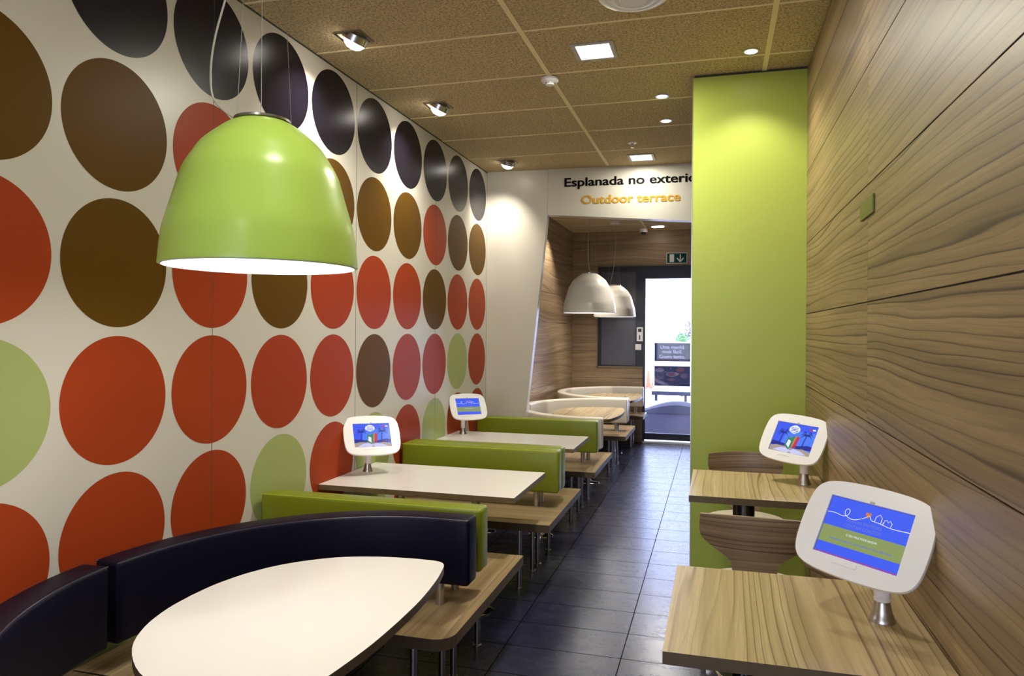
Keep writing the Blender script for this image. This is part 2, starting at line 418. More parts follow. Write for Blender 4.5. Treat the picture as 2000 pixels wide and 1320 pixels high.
# unseen shop window, added behind the camera for the cool light inferred there
wf = bmesh.new()
for q in ((-1.9, .3, .55, .61), (-1.9, .3, 2.54, 2.60), (-1.9, -1.84, .61, 2.54), (.24, .3, .61, 2.54), (-.83, -.77, .61, 2.54)): box(wf, q[0], q[1], YREAR + .001, YREAR + .05, q[2], q[3])
w2 = struct(obj('window_added', wf, M['black']))
obj('pane', B(-1.84, .24, YREAR + .012, YREAR + .02, .61, 2.54), M['added_pane'], w2)
l = bpy.data.lights.new('daylight', 'AREA'); l.shape = 'RECTANGLE'; l.size = 2.0; l.size_y = 1.8; l.energy = 38; l.color = (.74, .80, 1.0)  # lamp added before the pane to carry the cool light
lo = bpy.data.objects.new('daylight', l); COL.objects.link(lo); lo.parent = w2; lo.location = (-.8, YREAR + .06, 1.6); lo.rotation_euler = (math.radians(90), 0, 0)
# wall that closes the space beyond the green column on the right
bm = bmesh.new(); box(bm, XR + .02, 3.2, 4.72, 4.84, 0, z_(ZC)); struct(obj('wall_side', bm, M['wall']))
bm = bmesh.new(); box(bm, 3.08, 3.2, 4.84, YW + .12, 0, z_(ZC)); struct(obj('wall_far_right', bm, M['wall']))

# green column: box with pale metal corner trims
bm = bmesh.new(); box(bm, -.142, XR, 4.188, 4.70, 0, z_(ZC) - .016, 0)
box(bm, -.1435, -.1385, 4.1865, 4.1915, 0, z_(ZC) - .016, 1)
box(bm, -.13, XR, 4.20, 4.69, z_(ZC) - .016, z_(ZC), 2)
struct(obj('wall_column', bm, [M['green'], M['metal'], M['gap']]))

# ceiling with its grid bars
bm = bmesh.new(); box(bm, XL - .12, 3.2, YREAR, YB + .22, z_(ZC), z_(ZC) + .08, 0)
ceil = struct(obj('ceiling', bm, M['ceiling']))
bm = bmesh.new()
for x in (-.9467, .2535): box(bm, x - .013, x + .013, YREAR, YB - .06, z_(ZC) - .004, z_(ZC) + .002)
for k_ in range(-10, 6):
    y = 3.361 + .6*k_; box(bm, XL + .002, XR if y < 4.7 else 2.9, y - .006, y + .006, z_(ZC) - .003, z_(ZC) + .002)
obj('ceiling_grid', bm, M['grid'], ceil)
bm = bmesh.new(); box(bm, -2.16, 3.2, YB + .10, YW + .12, z_(ZC2), z_(ZC2) + .08, 0)
ceil2 = struct(obj('ceiling_recess', bm, M['ceiling'])); ceil2.name = 'ceiling.001'
bm = bmesh.new()
for y in (6.98, 7.58, 8.18, 8.78, 9.38, 9.98): box(bm, XW, 2.9, y - .006, y + .006, z_(ZC2) - .003, z_(ZC2) + .002)
for x in (-.9467, .2535): box(bm, x - .013, x + .013, YB + .14, YW, z_(ZC2) - .004, z_(ZC2) + .002)
obj('ceiling_grid', bm, M['grid'], ceil2)

# partition with slanted opening and lettering (runs very slightly askew)
def yb(x): return YB + .036*(x + 1.15)
def slab_xz(bm, pts, t, mi=0):
    """polygon given in (x, z) on the askew partition plane, extruded backwards by t"""
    a = [bm.verts.new((x, yb(x), z_(z))) for x, z in pts]; b = [bm.verts.new((x, yb(x) + t, z_(z))) for x, z in pts]
    n = len(pts); fs = [bm.faces.new(a), bm.faces.new(b[::-1])]
    for i in range(n): fs.append(bm.faces.new((a[i], b[i], b[(i+1) % n], a[(i+1) % n])))
    for f in fs: f.material_index = mi
    bmesh.ops.recalc_face_normals(bm, faces=bm.faces[:])
bm = bmesh.new()
slab_xz(bm, [(XL, ZC), (XL, -H), (-1.787, -H), (-1.704, -.795), (-1.51, 1.067), (-1.5105, ZC)], .075)
struct(obj('wall_back', bm, [M['wall']]))
bm = bmesh.new()
slab_xz(bm, [(-1.508, ZC), (-1.508, 1.067), (3.08, .74), (3.08, ZC)], .11)
head = struct(obj('wall_header', bm, [M['wall']]))
def on_back(bm, x, z, name, m, parent):
    ang = math.atan(.036)
    for v in bm.verts:
        xx, yy, zz = v.co; v.co = (x + xx*math.cos(ang), yb(x + xx) - .0040 + yy*.5, z_(z) + zz)
    return obj(name, bm, m, parent)
tb, _ = text_bm('Esplanada no exterior', .110, xw=1.235, bold=.0034)
on_back(tb, -1.349, 1.320, 'lettering', M['text_black'], head)
tb, _ = text_bm('Outdoor terrace', .107, xw=.876, bold=.0034)
on_back(tb, -1.193, 1.157, 'lettering', M['text_orange'], head)

# recess: wood side wall and door wall
bm = bmesh.new(); box(bm, XW - .14, XW - .006, 6.405, YW + .12, 0, z_(ZC2), 1)
zz = [0] + [z_(v) for v in (-1.06, -.67, -.285, .102, .472, .876)] + [z_(ZC2)]
for a, b_ in zip(zz[:-1], zz[1:]): box(bm, XW - .012, XW, 6.405, YW - .001, a + .0022, b_ - .0022, 0)
w = struct(obj('wall_recess_left', bm, [M['wood_recess_x'], M['groove']])); w.name = 'wall_left.001'
bm = bmesh.new()
def endpanel(x0, x1, a, b_):
    box(bm, x0, x1, YW, YW + .012, z_(a) + .002, z_(b_) - .002, 0)
    box(bm, x0, x1, YW + .006, YW + .12, z_(a), z_(b_), 1)
for a, b_ in zip([-H, -1.06, -.67], [-1.06, -.67, -.515]): endpanel(XW, -1.005, a, b_)
for a, b_ in zip([-.515, -.285, .102, .472, .876], [-.285, .102, .472, .876, .935]): endpanel(XW, -1.66, a, b_)
endpanel(XW, 3.08, .935, 1.23); endpanel(XW, 3.08, 1.23, ZC2)
endpanel(.16, 3.08, -H, .935)
w = struct(obj('wall_end', bm, [M['wood_recess_y'], M['groove']])); w.name = 'wall_end'

# window panel beside the door
bm = bmesh.new()
box(bm, -1.66, -1.645, YW - .018, YW + .10, z_(-.515), z_(.935)); box(bm, -1.66, .16, YW - .018, YW + .10, z_(.922), z_(.940)); box(bm, -1.66, -1.0, YW - .018, YW + .10, z_(-.520), z_(-.503))
struct(obj('trim_1', bm, M['edge_mid']))
wn = bmesh.new()
for q in ((-1.645, -1.0, z_(.845), z_(.922)), (-1.645, -1.0, z_(-.503), z_(-.487)), (-1.645, -1.602, z_(-.487), z_(.845)), (-1.107, -1.0, z_(-.487), z_(.845))):
    box(wn, q[0], q[1], YW, YW + .08, q[2], q[3])
win = struct(obj('window_1', wn, M['black']))
obj('pane', B(-1.605, -1.105, YW + .03, YW + .045, z_(-.49), z_(.848)), M['frosted'], win)

# glazed door to the terrace
dn = bmesh.new()
for q in ((-1.0, .16, z_(.755), z_(.922)), (-1.0, -.978, 0, z_(.755)), (.09, .16, 0, z_(.755))):
    box(dn, q[0], q[1], YW, YW + .08, q[2], q[3])
door = struct(obj('door_1', dn, M['black']))
lf = bmesh.new()
box(lf, -.978, -.972, YW + .02, YW + .06, z_(-1.53), z_(.755)); box(lf, .03, .09, YW + .02, YW + .06, z_(-1.53), z_(.755))
box(lf, -.978, .09, YW + .02, YW + .06, z_(-1.53), z_(-1.44)); box(lf, -.978, .09, YW + .02, YW + .06, z_(.742), z_(.755))
leaf = obj('door_leaf', lf, M['black'], door)
obj('pane', B(-.974, .032, YW + .036, YW + .042, z_(-1.44), z_(.745)), M['glass'], leaf)
obj('sill', B(-1.0, .16, YW - .05, YW + .12, 0, .028, .004), M['metal'], door)
bm = bmesh.new(); lathe(bm, [(0, 0), (.012, 0), (.012, .5), (0, .5)], seg=12)
dh = obj('door_handle', bm, M['metal'], leaf, True); dh.location = (.06, YW - .04, .85)

# ================================================================== LIGHT FITTINGS
def aim(o, d): o.rotation_euler = Vector(d).to_track_quat('-Z', 'Y').to_euler()
def spotlight(name, loc, d, energy, color, size, blend, parent, soft=.03):
    l = bpy.data.lights.new(name, 'SPOT'); l.energy = energy; l.color = color; l.spot_size = math.radians(size); l.spot_blend = blend; l.shadow_soft_size = soft
    o = bpy.data.objects.new(name, l); COL.objects.link(o); o.parent = parent; o.location = loc; aim(o, d); return o
WARM = (1, .92, .80)
def wall_washer(x, y, label, energy=50, d=(-.52, .12, -.86)):
    t = thing('recessed_spotlight', label, 'ceiling light', (x, y, z_(ZC)), 0, 'tilted wall washers along the dotted wall')
    bm = bmesh.new()
    for q in ((-.075, .075, -.075, -.062), (-.075, .075, .062, .075), (-.075, -.062, -.062, .062), (.062, .075, -.062, .062)): box(bm, q[0], q[1], q[2], q[3], -.006, -.0005)
    obj('frame', bm, M['metal'], t)
    v = Vector(d).normalized()
    rot = v.to_track_quat('-Z', 'Y').to_matrix().to_4x4()
    bm = bmesh.new(); lathe(bm, [(.058, .0), (.061, .0), (.061, .035), (.035, .05), (0, .05)], seg=28)
    bm.transform(Matrix.Translation((0, 0, -.028)) @ rot); obj('housing', bm, M['metal'], t, True)
    bm = bmesh.new(); lathe(bm, [(0, -.036), (.024, -.033), (.044, -.020), (.056, -.002), (.056, .006), (0, .006)], seg=28)
    bm.transform(Matrix.Translation((0, 0, -.028)) @ rot); obj('bulb', bm, M['glow_spot'], t, True)
    spotlight('light', Vector((0, 0, -.028)) + v*.04, d, energy, WARM, 100, .85, t, .04)
    return t
wall_washer(-1.785, 3.215, 'tilted recessed spotlight over the dotted wall, the nearest and brightest of the three')
wall_washer(-1.785, 4.337, 'tilted recessed spotlight over the dotted wall, middle one of the three')
wall_washer(-1.785, 5.934, 'tilted recessed spotlight near the cream end wall, farthest of the three', d=(-.30, .30, -.9))
def downlight(x, y, label, energy, zc=ZC, size=95, d=(0, 0, -1), color=WARM, group='small round ceiling downlights'):
    t = thing('round_downlight', label, 'ceiling light', (x, y, z_(zc)), 0, group)
    bm = bmesh.new(); lathe(bm, [(.033, -.001), (.045, -.001), (.045, -.005), (.033, -.006), (.033, -.001)], seg=32); obj('ring', bm, M['metal'], t, True)
    bm = bmesh.new(); lathe(bm, [(0, -.0035), (.033, -.0035), (.033, -.0005), (0, -.0005)], seg=32); obj('bulb', bm, M['glow_spot'], t)
    spotlight('light', (0, 0, -.015), d, energy, color, size, .6, t)
    return t
downlight(.168, 3.893, 'small round downlight right in front of the top of the green column', 26, size=112)
downlight(-.34, 4.501, 'small round downlight left of the green column, nearer of the pair', 13)
downlight(-.351, 5.033, 'small round downlight left of the green column, farther of the pair', 11)
def square_light(x, y, label, energy, sx=.224, sy=.236, zc=ZC):
    t = thing('square_downlight', label, 'ceiling light', (x, y, z_(zc)), 0, 'square ceiling downlights')
    bm = bmesh.new(); a, b_ = sx/2, sy/2
    for q in ((-a, a, -b_, -b_+.024), (-a, a, b_-.024, b_), (-a, -a+.024, -b_+.024, b_-.024), (a-.024, a, -b_+.024, b_-.024)): box(bm, q[0], q[1], q[2], q[3], -.007, -.0005, 0, .002, 1)
    obj('frame', bm, M['plastic_grey'], t)
    obj('diffuser', B(-a+.022, a-.022, -b_+.022, b_-.022, -.004, -.0005), M['glow_square'], t)
    l = bpy.data.lights.new('light', 'AREA'); l.shape = 'RECTANGLE'; l.size = .18; l.size_y = .19; l.energy = energy; l.color = (1, .97, .82)
    o = bpy.data.objects.new('light', l); COL.objects.link(o); o.parent = t; o.location = (0, 0, -.012)
    return t
square_light(-.632, 3.693, 'large square downlight, the nearer one, beside the white smoke detector', 34)
square_light(-.627, 6.05, 'small-looking square downlight above the terrace lettering', 7)
square_light(-.632, 1.35, 'added square downlight above the aisle, out of view, for ambient fill', 13)  # unseen lamp added to lift the ambient light
square_light(-.632, -1.0, 'added square downlight behind the camera, for ambient fill', 13)  # second added lamp, also out of view, for the ambient level
downlight(.168, 2.55, 'round downlight over the right wall beyond the picture top', 15)
# recess fittings
t = thing('twin_downlight', 'oval twin downlight with two lamps in the far recess ceiling by the door', 'ceiling light', (-.741, 9.66, z_(ZC2)))
obj('frame', B(-.13, .13, -.07, .07, -.006, -.0005, .002, 1), M['metal'], t)
for x in (-.065, .065):
    bm = bmesh.new(); lathe(bm, [(0, -.012), (.05, -.012), (.05, -.006), (0, -.006)], seg=24); obj('bulb', bm, M['glow_spot'], t)
    spotlight('light', (x, 0, -.03), (0, -.45, -1), 60, WARM, 120, .9, t)
t.children[1].location.x = -.065; t.children[3].location.x = .065
downlight(-1.739, 8.40, 'round downlight at the left edge of the recess ceiling, nearly hidden by the header', 130, ZC2, group='recess downlights')
downlight(-.55, 7.4, 'round downlight in the recess ceiling behind the terrace lettering', 130, ZC2, group='recess downlights')

# ventilation disc, smoke detector, sprinkler, dome camera
t = thing('ceiling_vent', 'round white ceiling air vent cut by the top of the picture', 'air vent', (-.36, 3.115, z_(ZC)))
bm = bmesh.new(); lathe(bm, [(.158, -.0005), (.158, -.006), (.145, -.014), (.125, -.016), (.118, -.009), (.108, -.009), (.100, -.022), (.085, -.024), (.078, -.013), (.068, -.013), (.06, -.028), (0, -.03)], seg=64)
obj('disc', bm, M['plastic'], t, True)
t = thing('smoke_detector', 'small white smoke detector on the ceiling grid bar', 'smoke detector', (-.953, 4.02, z_(ZC)))
bm = bmesh.new(); lathe(bm, [(.050, -.0045), (.052, -.02), (.046, -.026), (.032, -.03)], seg=40); obj('base', bm, M['plastic'], t, True)
bm = bmesh.new(); lathe(bm, [(.030, -.028), (.028, -.033), (.026, -.033), (.026, -.037), (.024, -.044), (0, -.046)], seg=32); obj('sensor_head', bm, M['plastic'], t, True)
bm = bmesh.new()
for a in range(10):
    an = 2*PI*a/10; bx = bmesh.new(); box(bx, -.005, .005, .0255, .0275, -.0365, -.0325); bx.transform(Matrix.Rotation(an, 4, 'Z')); me = bpy.data.meshes.new('q'); bx.to_mesh(me); bx.free(); bm.from_mesh(me); bpy.data.meshes.remove(me)
obj('slots', bm, M['black_plastic'], t)
t = thing('sprinkler', 'small metal fire sprinkler head hanging from the ceiling', 'sprinkler', (-.648, 5.57, z_(ZC)))
bm = bmesh.new(); lathe(bm, [(0, -.0005), (.036, -.0005), (.036, -.004), (.012, -.009), (0, -.009)], seg=32); obj('rosette', bm, M['plastic'], t, True)
bm = bmesh.new(); lathe(bm, [(.011, -.008), (.011, -.016), (.006, -.022), (.005, -.034), (.013, -.036), (.013, -.039), (0, -.039)], seg=20); obj('nozzle', bm, M['metal'], t, True)
t = thing('security_camera', 'white dome security camera with black eye on the far recess ceiling', 'camera', (-.985, 9.86, z_(ZC2)))
bm = bmesh.new(); lathe(bm, [(0, -.0005), (.056, -.0005), (.056, -.045), (.05, -.05), (0, -.05)], seg=36); obj('housing', bm, M['plastic'], t, True)
bm = bmesh.new(); lathe(bm, [(.038, -.05), (.036, -.062), (.026, -.075), (.012, -.081), (0, -.082)], seg=28); obj('dome', bm, M['black_plastic'], t, True)

# ------------------------------------------------------------------ pendant lamps
PROF = [(.2815, 0), (.2827, .008), (.276, .0746), (.2688, .114), (.2455, .192), (.234, .232), (.221, .271), (.1983, .310), (.1708, .3495), (.1257, .389), (.100, .408), (.072, .422)]
def pendant(x, y, z, ztop, label, shade_m, glow_m, cable_pts, energy, k=1.0, kz=None):
    kz = kz or k
    t = thing('pendant_lamp', label, 'pendant lamp', (x, y, z))
    pr = [(p.x, p.z) for p in spline([(r, 0, h) for r, h in PROF], 5)]
    outer = [(r*k, h*kz) for r, h in pr]; inner = [(max(.01, r*k - .0085), h*kz - .003) for r, h in pr]
    inner[0] = (inner[0][0], 0)
    bm = bmesh.new(); lathe(bm, outer, seg=96); bmesh.ops.recalc_face_normals(bm, faces=bm.faces[:])
    lathe(bm, [outer[0], inner[0]], seg=96)
    bmesh.ops.remove_doubles(bm, verts=bm.verts[:], dist=1e-5)
    obj('lamp_shade', bm, shade_m, t, True)
    bm = bmesh.new(); lathe(bm, inner, seg=64); obj('inner_reflector', bm, M['plastic'], t, True)
    bm = bmesh.new(); lathe(bm, [(0, .4215*kz), (.082*k, .4215*kz), (.082*k, .428*kz), (.07*k, .431*kz), (0, .432*kz)], seg=48); obj('cap', bm, M['metal'], t, True)
    bm = bmesh.new(); lathe(bm, [(0, .010), (.272*k, .010), (.272*k, .018), (0, .018)], seg=64); obj('diffuser', bm, glow_m, t, True)
    hgt = ztop - z
    for i, (dx, dy) in enumerate(((-.092, .0), (.045, -.07), (.06, .06))):
        bm = bmesh.new(); tube(bm, [(dx*k, dy*k, .42*kz), (dx*.45*k, dy*.45*k, hgt - .02)], .0008, 6); obj('wire', bm, M['wire'], t)
    bm = bmesh.new(); tube(bm, spline([(a - x, b_ - y, c - z) for a, b_, c in cable_pts], 8), .0042 if k > .99 else .003, 10); obj('cable', bm, M['cable'], t, True)
    bm = bmesh.new(); lathe(bm, [(0, 0), (.065, 0), (.065, -.025), (.058, -.03), (0, -.03)], seg=40); c = obj('ceiling_rose', bm, M['plastic'], t, True); c.location.z = hgt - .0005
    l = bpy.data.lights.new('light', 'AREA'); l.shape = 'DISK'; l.size = .5*k; l.energy = energy; l.color = (1, .99, .97)
    o = bpy.data.objects.new('light', l); COL.objects.link(o); o.parent = t; o.location = (0, 0, .004)
    return t
GX, GY, GZ = -1.283, 1.780, z_(.181)
pendant(GX, GY, GZ, z_(ZC), 'large lime green dome pendant lamp hanging over the white round table', M['lamp_green'], M['glow'],
        [(GX - .060, GY, z_(.606))] + [(x*1.0434, GY, z_(z*1.0434)) for x, z in ((-1.352, .616), (-1.395, .665), (-1.402, .745), (-1.387, .836), (-1.355, .935), (-1.30, 1.10))] + [(GX - .01, GY, z_(1.32)), (GX, GY, z_(1.465))], 3.0, .965, 1.0)
pendant(-1.272, 7.2, z_(.187), z_(ZC2), 'white dome pendant lamp, the nearer of two in the wooden recess', M['lamp_white'], M['glow_dim'],
        [(-1.262, 7.2, z_(.605)), (-1.285, 7.2, z_(.70)), (-1.29, 7.2, z_(.9)), (-1.272, 7.2, z_(1.17)), (-1.272, 7.2, z_(1.405))], 5, .965)
pendant(-1.28, 9.13, z_(.187), z_(ZC2), 'white dome pendant lamp, the farther one, partly behind the other', M['lamp_white'], M['glow_dim'],
        [(-1.34, 9.13, z_(.60)), (-1.30, 9.13, z_(.80)), (-1.278, 9.13, z_(1.0)), (-1.27, 9.13, z_(1.2)), (-1.278, 9.13, z_(1.405))], 5, .965)

# ================================================================== BENCHES
XE = -.94       # aisle end of the bench arms
def rounded(pts, radii, n=6):
    """round the corners of a ccw outline; radii per vertex"""
    out = []; m = len(pts)
    for i, (p, r) in enumerate(zip(pts, radii)):
        p = Vector(p); a = Vector(pts[i-1]); b_ = Vector(pts[(i+1) % m])
        if r <= 0: out.append(tuple(p)); continue
        u, v = (a - p).normalized(), (b_ - p).normalized(); half = u.angle(v)/2; d = r/math.tan(half)
        c = p + (u + v).normalized()*(r/math.sin(half)); s, e = p + u*d, p + v*d
        a0 = math.atan2(s.y - c.y, s.x - c.x); a1 = math.atan2(e.y - c.y, e.x - c.x)
        while a1 - a0 > PI: a1 -= 2*PI
        while a1 - a0 < -PI: a1 += 2*PI
        for k in range(n+1):
            an = a0 + (a1-a0)*k/n; out.append((c.x + r*math.cos(an), c.y + r*math.sin(an)))
    return out
ZS_, SLAB = z_(ZS), .045
PZ0, PZ1 = z_(-1.046), z_(-.772)
def ell_path(cy, a, b_, t0, t1, xend=-.965, n=28, cx=-1.1):
    """plan path of a curved backrest: angle 90 = far side, 180 = wall side, 270 = near side"""
    p = [(cx + a*math.cos(math.radians(t0 + (t1-t0)*i/n)), cy + b_*math.sin(math.radians(t0 + (t1-t0)*i/n))) for i in range(n+1)]
    if t0 == 90: p = [(xend, cy + b_), (xend - .07, cy + b_)] + p
    if t1 == 270: p = p + [(xend - .07, cy - b_), (xend, cy - b_)]
    return p
def offset_path(path, d):
    P = [Vector((x, y, 0)) for x, y in path]; n = len(P); o = []
    for i, p in enumerate(P):
        t = (P[min(i+1, n-1)] - P[max(i-1, 0)]).normalized(); nr = Vector((t.y, -t.x, 0)); q = p + nr*d; o.append((q.x, q.y))
    return o
def backrest(root, path, th, vm, pm, posts, label=None):
    bm = bmesh.new(); pad(bm, path, th, PZ0, PZ1, .016)
    br = obj('backrest', bm, vm, root, True)
    if label: br['label'] = label
    for s in (-1, 1):
        q = offset_path(path, s*(th/2 - .006))
        # trim a little so the piping stays on the pad
        q[0] = (q[0][0] + (q[1][0]-q[0][0])*.08, q[0][1] + (q[1][1]-q[0][1])*.08)
        bm = bmesh.new(); tube(bm, [(x, y, PZ1 - .0052) for x, y in q[0:]], .0024, 6); obj('piping', bm, pm, br, True)
    for x, y in posts:
        bm = bmesh.new(); cyl(bm, x, y, ZS_ - .001, PZ0 + .01, .019, 24); obj('post', bm, M['metal'], br, True)
        # small foot flange
    return br
def bench(label, outline, legs, top_m):
    t = thing('bench', label, 'bench', (0, 0, 0), 0, 'bench seats along the dotted wall')
    bm = bmesh.new(); prism(bm, outline, ZS_ - SLAB, ZS_, 0, 1)
    obj('seat', bm, [top_m, M['edge']], t)
    for x, y in legs:
        bm = bmesh.new(); lathe(bm, [(0, 0), (.022, 0), (.022, .006), (.0145, .008), (.0145, ZS_ - SLAB + .001), (0, ZS_ - SLAB + .001)], x, y, 18); obj('leg', bm, M['metal'], t, True)
    return t
LX = (-1.155, -1.85)
def leg_rows(ys, xs=LX): return [(x, y) for x in xs for y in ys]
def path_straight(y, x0=XL + .03, x1=-.968): return [(x1, y), (x1 - .3, y), (x0 + .3, y), (x0, y)]
# bench F: far arm of the dark booth
CYD = 1.872
o1 = rounded([(-2.07, CYD + .004), (-1.52, CYD + .004), (-1.52, 2.42), (XE, 2.42), (XE, 3.447), (-2.07, 3.447)], [0, 0, .18, .075, 0, 0])
bF = bench('wood bench with a curved dark backrest and a green backrest, behind the white round table', o1, leg_rows((2.56, 2.86, 3.00, 3.33), (-1.145, -1.85)) + [(-1.75, 2.1)], M['wood_bench_y'])
pf = ell_path(CYD + .006, .846, .868, 90, 179.6)
backrest(bF, pf, .105, M['vinyl_dark'], M['pip_dark'], [(-1.11, 2.745), (-1.93, 2.2)], 'curved midnight blue vinyl backrest')
backrest(bF, path_straight(2.918, XL + .025, -.972), .105, M['vinyl_green'], M['pip_green'], [(-1.11, 2.925), (-1.85, 2.925)], 'straight lime green vinyl backrest')
# near arm of the dark booth (mirrored)
o2 = rounded([(-2.07, .30), (XE, .30), (XE, 1.325), (-1.52, 1.325), (-1.52, CYD - .004), (-2.07, CYD - .004)], [0, 0, .075, .18, 0, 0])
bN = bench('wood bench with a curved dark backrest at the bottom left corner, nearest the camera', o2, leg_rows((.44, .74, .88, 1.19), (-1.145, -1.85)) + [(-1.75, 1.64)], M['wood_bench_y'])
pn = ell_path(CYD - .012, .852, .868, 180.4, 270)
backrest(bN, pn, .105, M['vinyl_dark'], M['pip_dark'], [(-1.11, 1.0), (-1.93, 1.55)], 'curved midnight blue vinyl backrest')
# bench A
oA = [(-2.07, 4.018), (XE, 4.018), (XE, 5.02), (-2.07, 5.02)]
bA = bench('wood bench with two green backrests between the two white rectangular tables', oA, leg_rows((4.14, 4.46, 4.60, 4.92)), M['wood_bench_x'])
backrest(bA, path_straight(4.452, XL + .025, -.972), .105, M['vinyl_green'], M['pip_green'], [(-1.13, 4.452), (-1.85, 4.452)], 'lime green vinyl backrest facing the camera')
backrest(bA, path_straight(4.573, XL + .025, -.972), .105, M['vinyl_green'], M['pip_green'], [(-1.13, 4.573), (-1.85, 4.573)], 'lime green vinyl backrest behind the first')
# bench B: green towards us, cream towards the recess booth
CC1 = 7.12
oB = rounded([(-2.07, 5.62), (XE, 5.62), (XE, 6.60), (-1.50, 6.60), (-1.50, CC1 - .004), (-1.99, CC1 - .004), (-1.99, 6.45), (-1.62, 6.45), (-1.62, 6.25), (-2.07, 6.25)], [0, 0, 0, .15, 0, 0, 0, 0, 0, 0])
bB = bench('wood bench with green and curved cream backrests, in front of the cream end wall', oB, leg_rows((5.73, 6.05), LX) + [(-1.155, 6.20), (-1.155, 6.50), (-1.75, 6.85)], M['wood_bench_y'])
backrest(bB, path_straight(6.005, XL + .025, -.978), .105, M['vinyl_green'], M['pip_green'], [(-1.115, 6.03), (-1.85, 6.03)], 'lime green vinyl backrest')
backrest(bB, ell_path(CC1 - .01, .83, .905, 180.4, 270, -.97), .105, M['vinyl_cream'], M['pip_cream'], [(-1.10, 6.215), (-1.90, 6.85)], 'curved cream vinyl backrest')
# bench C between the two recess booths
CC2 = 8.99
oC = rounded([(-1.99, CC1 + .004), (-1.50, CC1 + .004), (-1.50, 7.62), (XE, 7.62), (XE, 8.56), (-1.50, 8.56), (-1.50, CC2 - .004), (-1.99, CC2 - .004)], [0, 0, .15, .02, .02, .15, 0, 0])
bC = bench('wood bench between the two cream recess booths', oC, leg_rows((7.76, 8.02, 8.17, 8.44), (-1.145, -1.85)), M['wood_bench_x'])
backrest(bC, ell_path(CC1 + .006, .83, .905, 90, 179.6, -.97), .105, M['vinyl_cream'], M['pip_cream'], [(-1.10, 8.03), (-1.90, 7.4)], 'curved cream vinyl backrest')
backrest(bC, ell_path(CC2 - .01, .83, .835, 180.4, 270, -.97), .105, M['vinyl_cream'], M['pip_cream'], [(-1.10, 8.145), (-1.90, 8.7)], 'curved cream vinyl backrest')
oD = rounded([(-1.99, CC2 + .004), (-1.50, CC2 + .004), (-1.50, 9.50), (XE, 9.50), (XE, 10.0), (-1.99, 10.0)], [0, 0, .15, .02, 0, 0])
bD = bench('farthest wood bench with a cream backrest against the door wall', oD, leg_rows((9.62, 9.90), (-1.12, -1.85)), M['wood_bench_x'])
backrest(bD, ell_path(CC2 + .006, .83, .835, 90, 179.6, -.97), .105, M['vinyl_cream'], M['pip_cream'], [(-1.08, 9.82), (-1.90, 9.3)], 'curved cream vinyl backrest')

# ================================================================== TABLES
def pedestal(t, x, y, ztop, r=.024, disc=.10, m='metal'):
    bm = bmesh.new(); cyl(bm, x, y, .012, ztop, r, 28); obj('post', bm, M[m], t, True)
    bm = bmesh.new(); lathe(bm, [(0, .0), (disc, .0), (disc, .006), (disc - .01, .010), (r + .012, .014), (r + .006, .03), (0, .03)], x, y, 40); obj('foot', bm, M['chrome'] if m == 'metal' else M[m], t, True)
ZT_ = z_(ZT)
def wall_table(y0, y1, label):
    t = thing('table', label, 'table', (0, 0, 0), 0, 'white rectangular wall tables')
    bm = bmesh.new(); prism(bm, [(XL + .002, y0), (-.978, y0), (-.978, y1), (XL + .002, y1)], ZT_ - TW, ZT_, 0, 1)
    obj('tabletop', bm, [M['table_white'], M['edge_mid']], t)
    yc = (y0 + y1)/2
    for x in (-1.76, -1.30): pedestal(t, x, yc + .01, ZT_ - TW - .006)
    obj('support_rail', B(-2.0, -1.66, yc - .03, yc + .03, ZT_ - TW - .012, ZT_ - TW - .0005), M['steel_dark'], t)
    obj('support_rail', B(-1.40, -1.20, yc - .03, yc + .03, ZT_ - TW - .012, ZT_ - TW - .0005), M['steel_dark'], t)
    return t
wall_table(3.400, 4.068, 'white rectangular table against the dotted wall, nearer of the two')
wall_table(4.93, 5.55, 'white rectangular table against the dotted wall, farther of the two')
def d_table(cy, hb, label, top_m, edge_m, xr=-.884, k=1.0):
    t = thing('table', label, 'table')
    # outline measured for the near table, mirrored about its middle
    half = [(xr, 0), (xr - .004, .16), (xr - .022, .33), (xr - .045, .45), (xr - .060, .497), (xr - .085, .520), (xr - .13, .527), (xr - .226, .524), (xr - .34, .506), (xr - .475, .456), (xr - .60, .352), (xr - .672, .235), (xr - .708, .11), (xr - .716, 0)]
    s = hb/.527; sp = spline([(x, y*s, 0) for x, y in half], 4)
    up = [(p.x, p.y) for p in sp]; lo = [(x, -y) for x, y in up[::-1]][1:-1]
    pts = [(x, cy + y) for x, y in up + lo]
    bm = bmesh.new(); prism(bm, pts, ZT_ - TW, ZT_, 0, 1); obj('tabletop', bm, [top_m, edge_m], t)
    pedestal(t, xr - .36, cy + .02, ZT_ - TW, .028, .12)
    return t
d_table(1.872, .527, 'large white rounded table in front of the dark curved booth', M['table_white'], M['edge'])
d_table(7.22, .535, 'wood-grain rounded table inside the nearer cream booth', M['wood_table'], M['edge'], -.925)
d_table(9.08, .53, 'wood-grain rounded table inside the farthest cream booth', M['wood_table'], M['edge'], -.925)
ZR_ = z_(ZR)
def high_table(y0, y1, label):
    t = thing('table', label, 'table', (0, 0, 0), 0, 'square wood-grain wall tables')
    bm = bmesh.new(); prism(bm, [(-.109, y0), (XR - .003, y0), (XR - .003, y1), (-.109, y1)], ZR_ - TW, ZR_, 0, 1)
    obj('tabletop', bm, [M['wood_table'], M['edge']], t)
    yc = (y0 + y1)/2
    bm = bmesh.new(); cyl(bm, .125, yc, .012, ZR_ - TW + .0005, .048, 36); obj('post', bm, M['steel_dark'], t, True)
    bm = bmesh.new(); lathe(bm, [(0, 0), (.17, 0), (.17, .006), (.16, .012), (.06, .016), (0, .016)], .125, yc, 48); obj('foot', bm, M['steel_dark'], t, True)
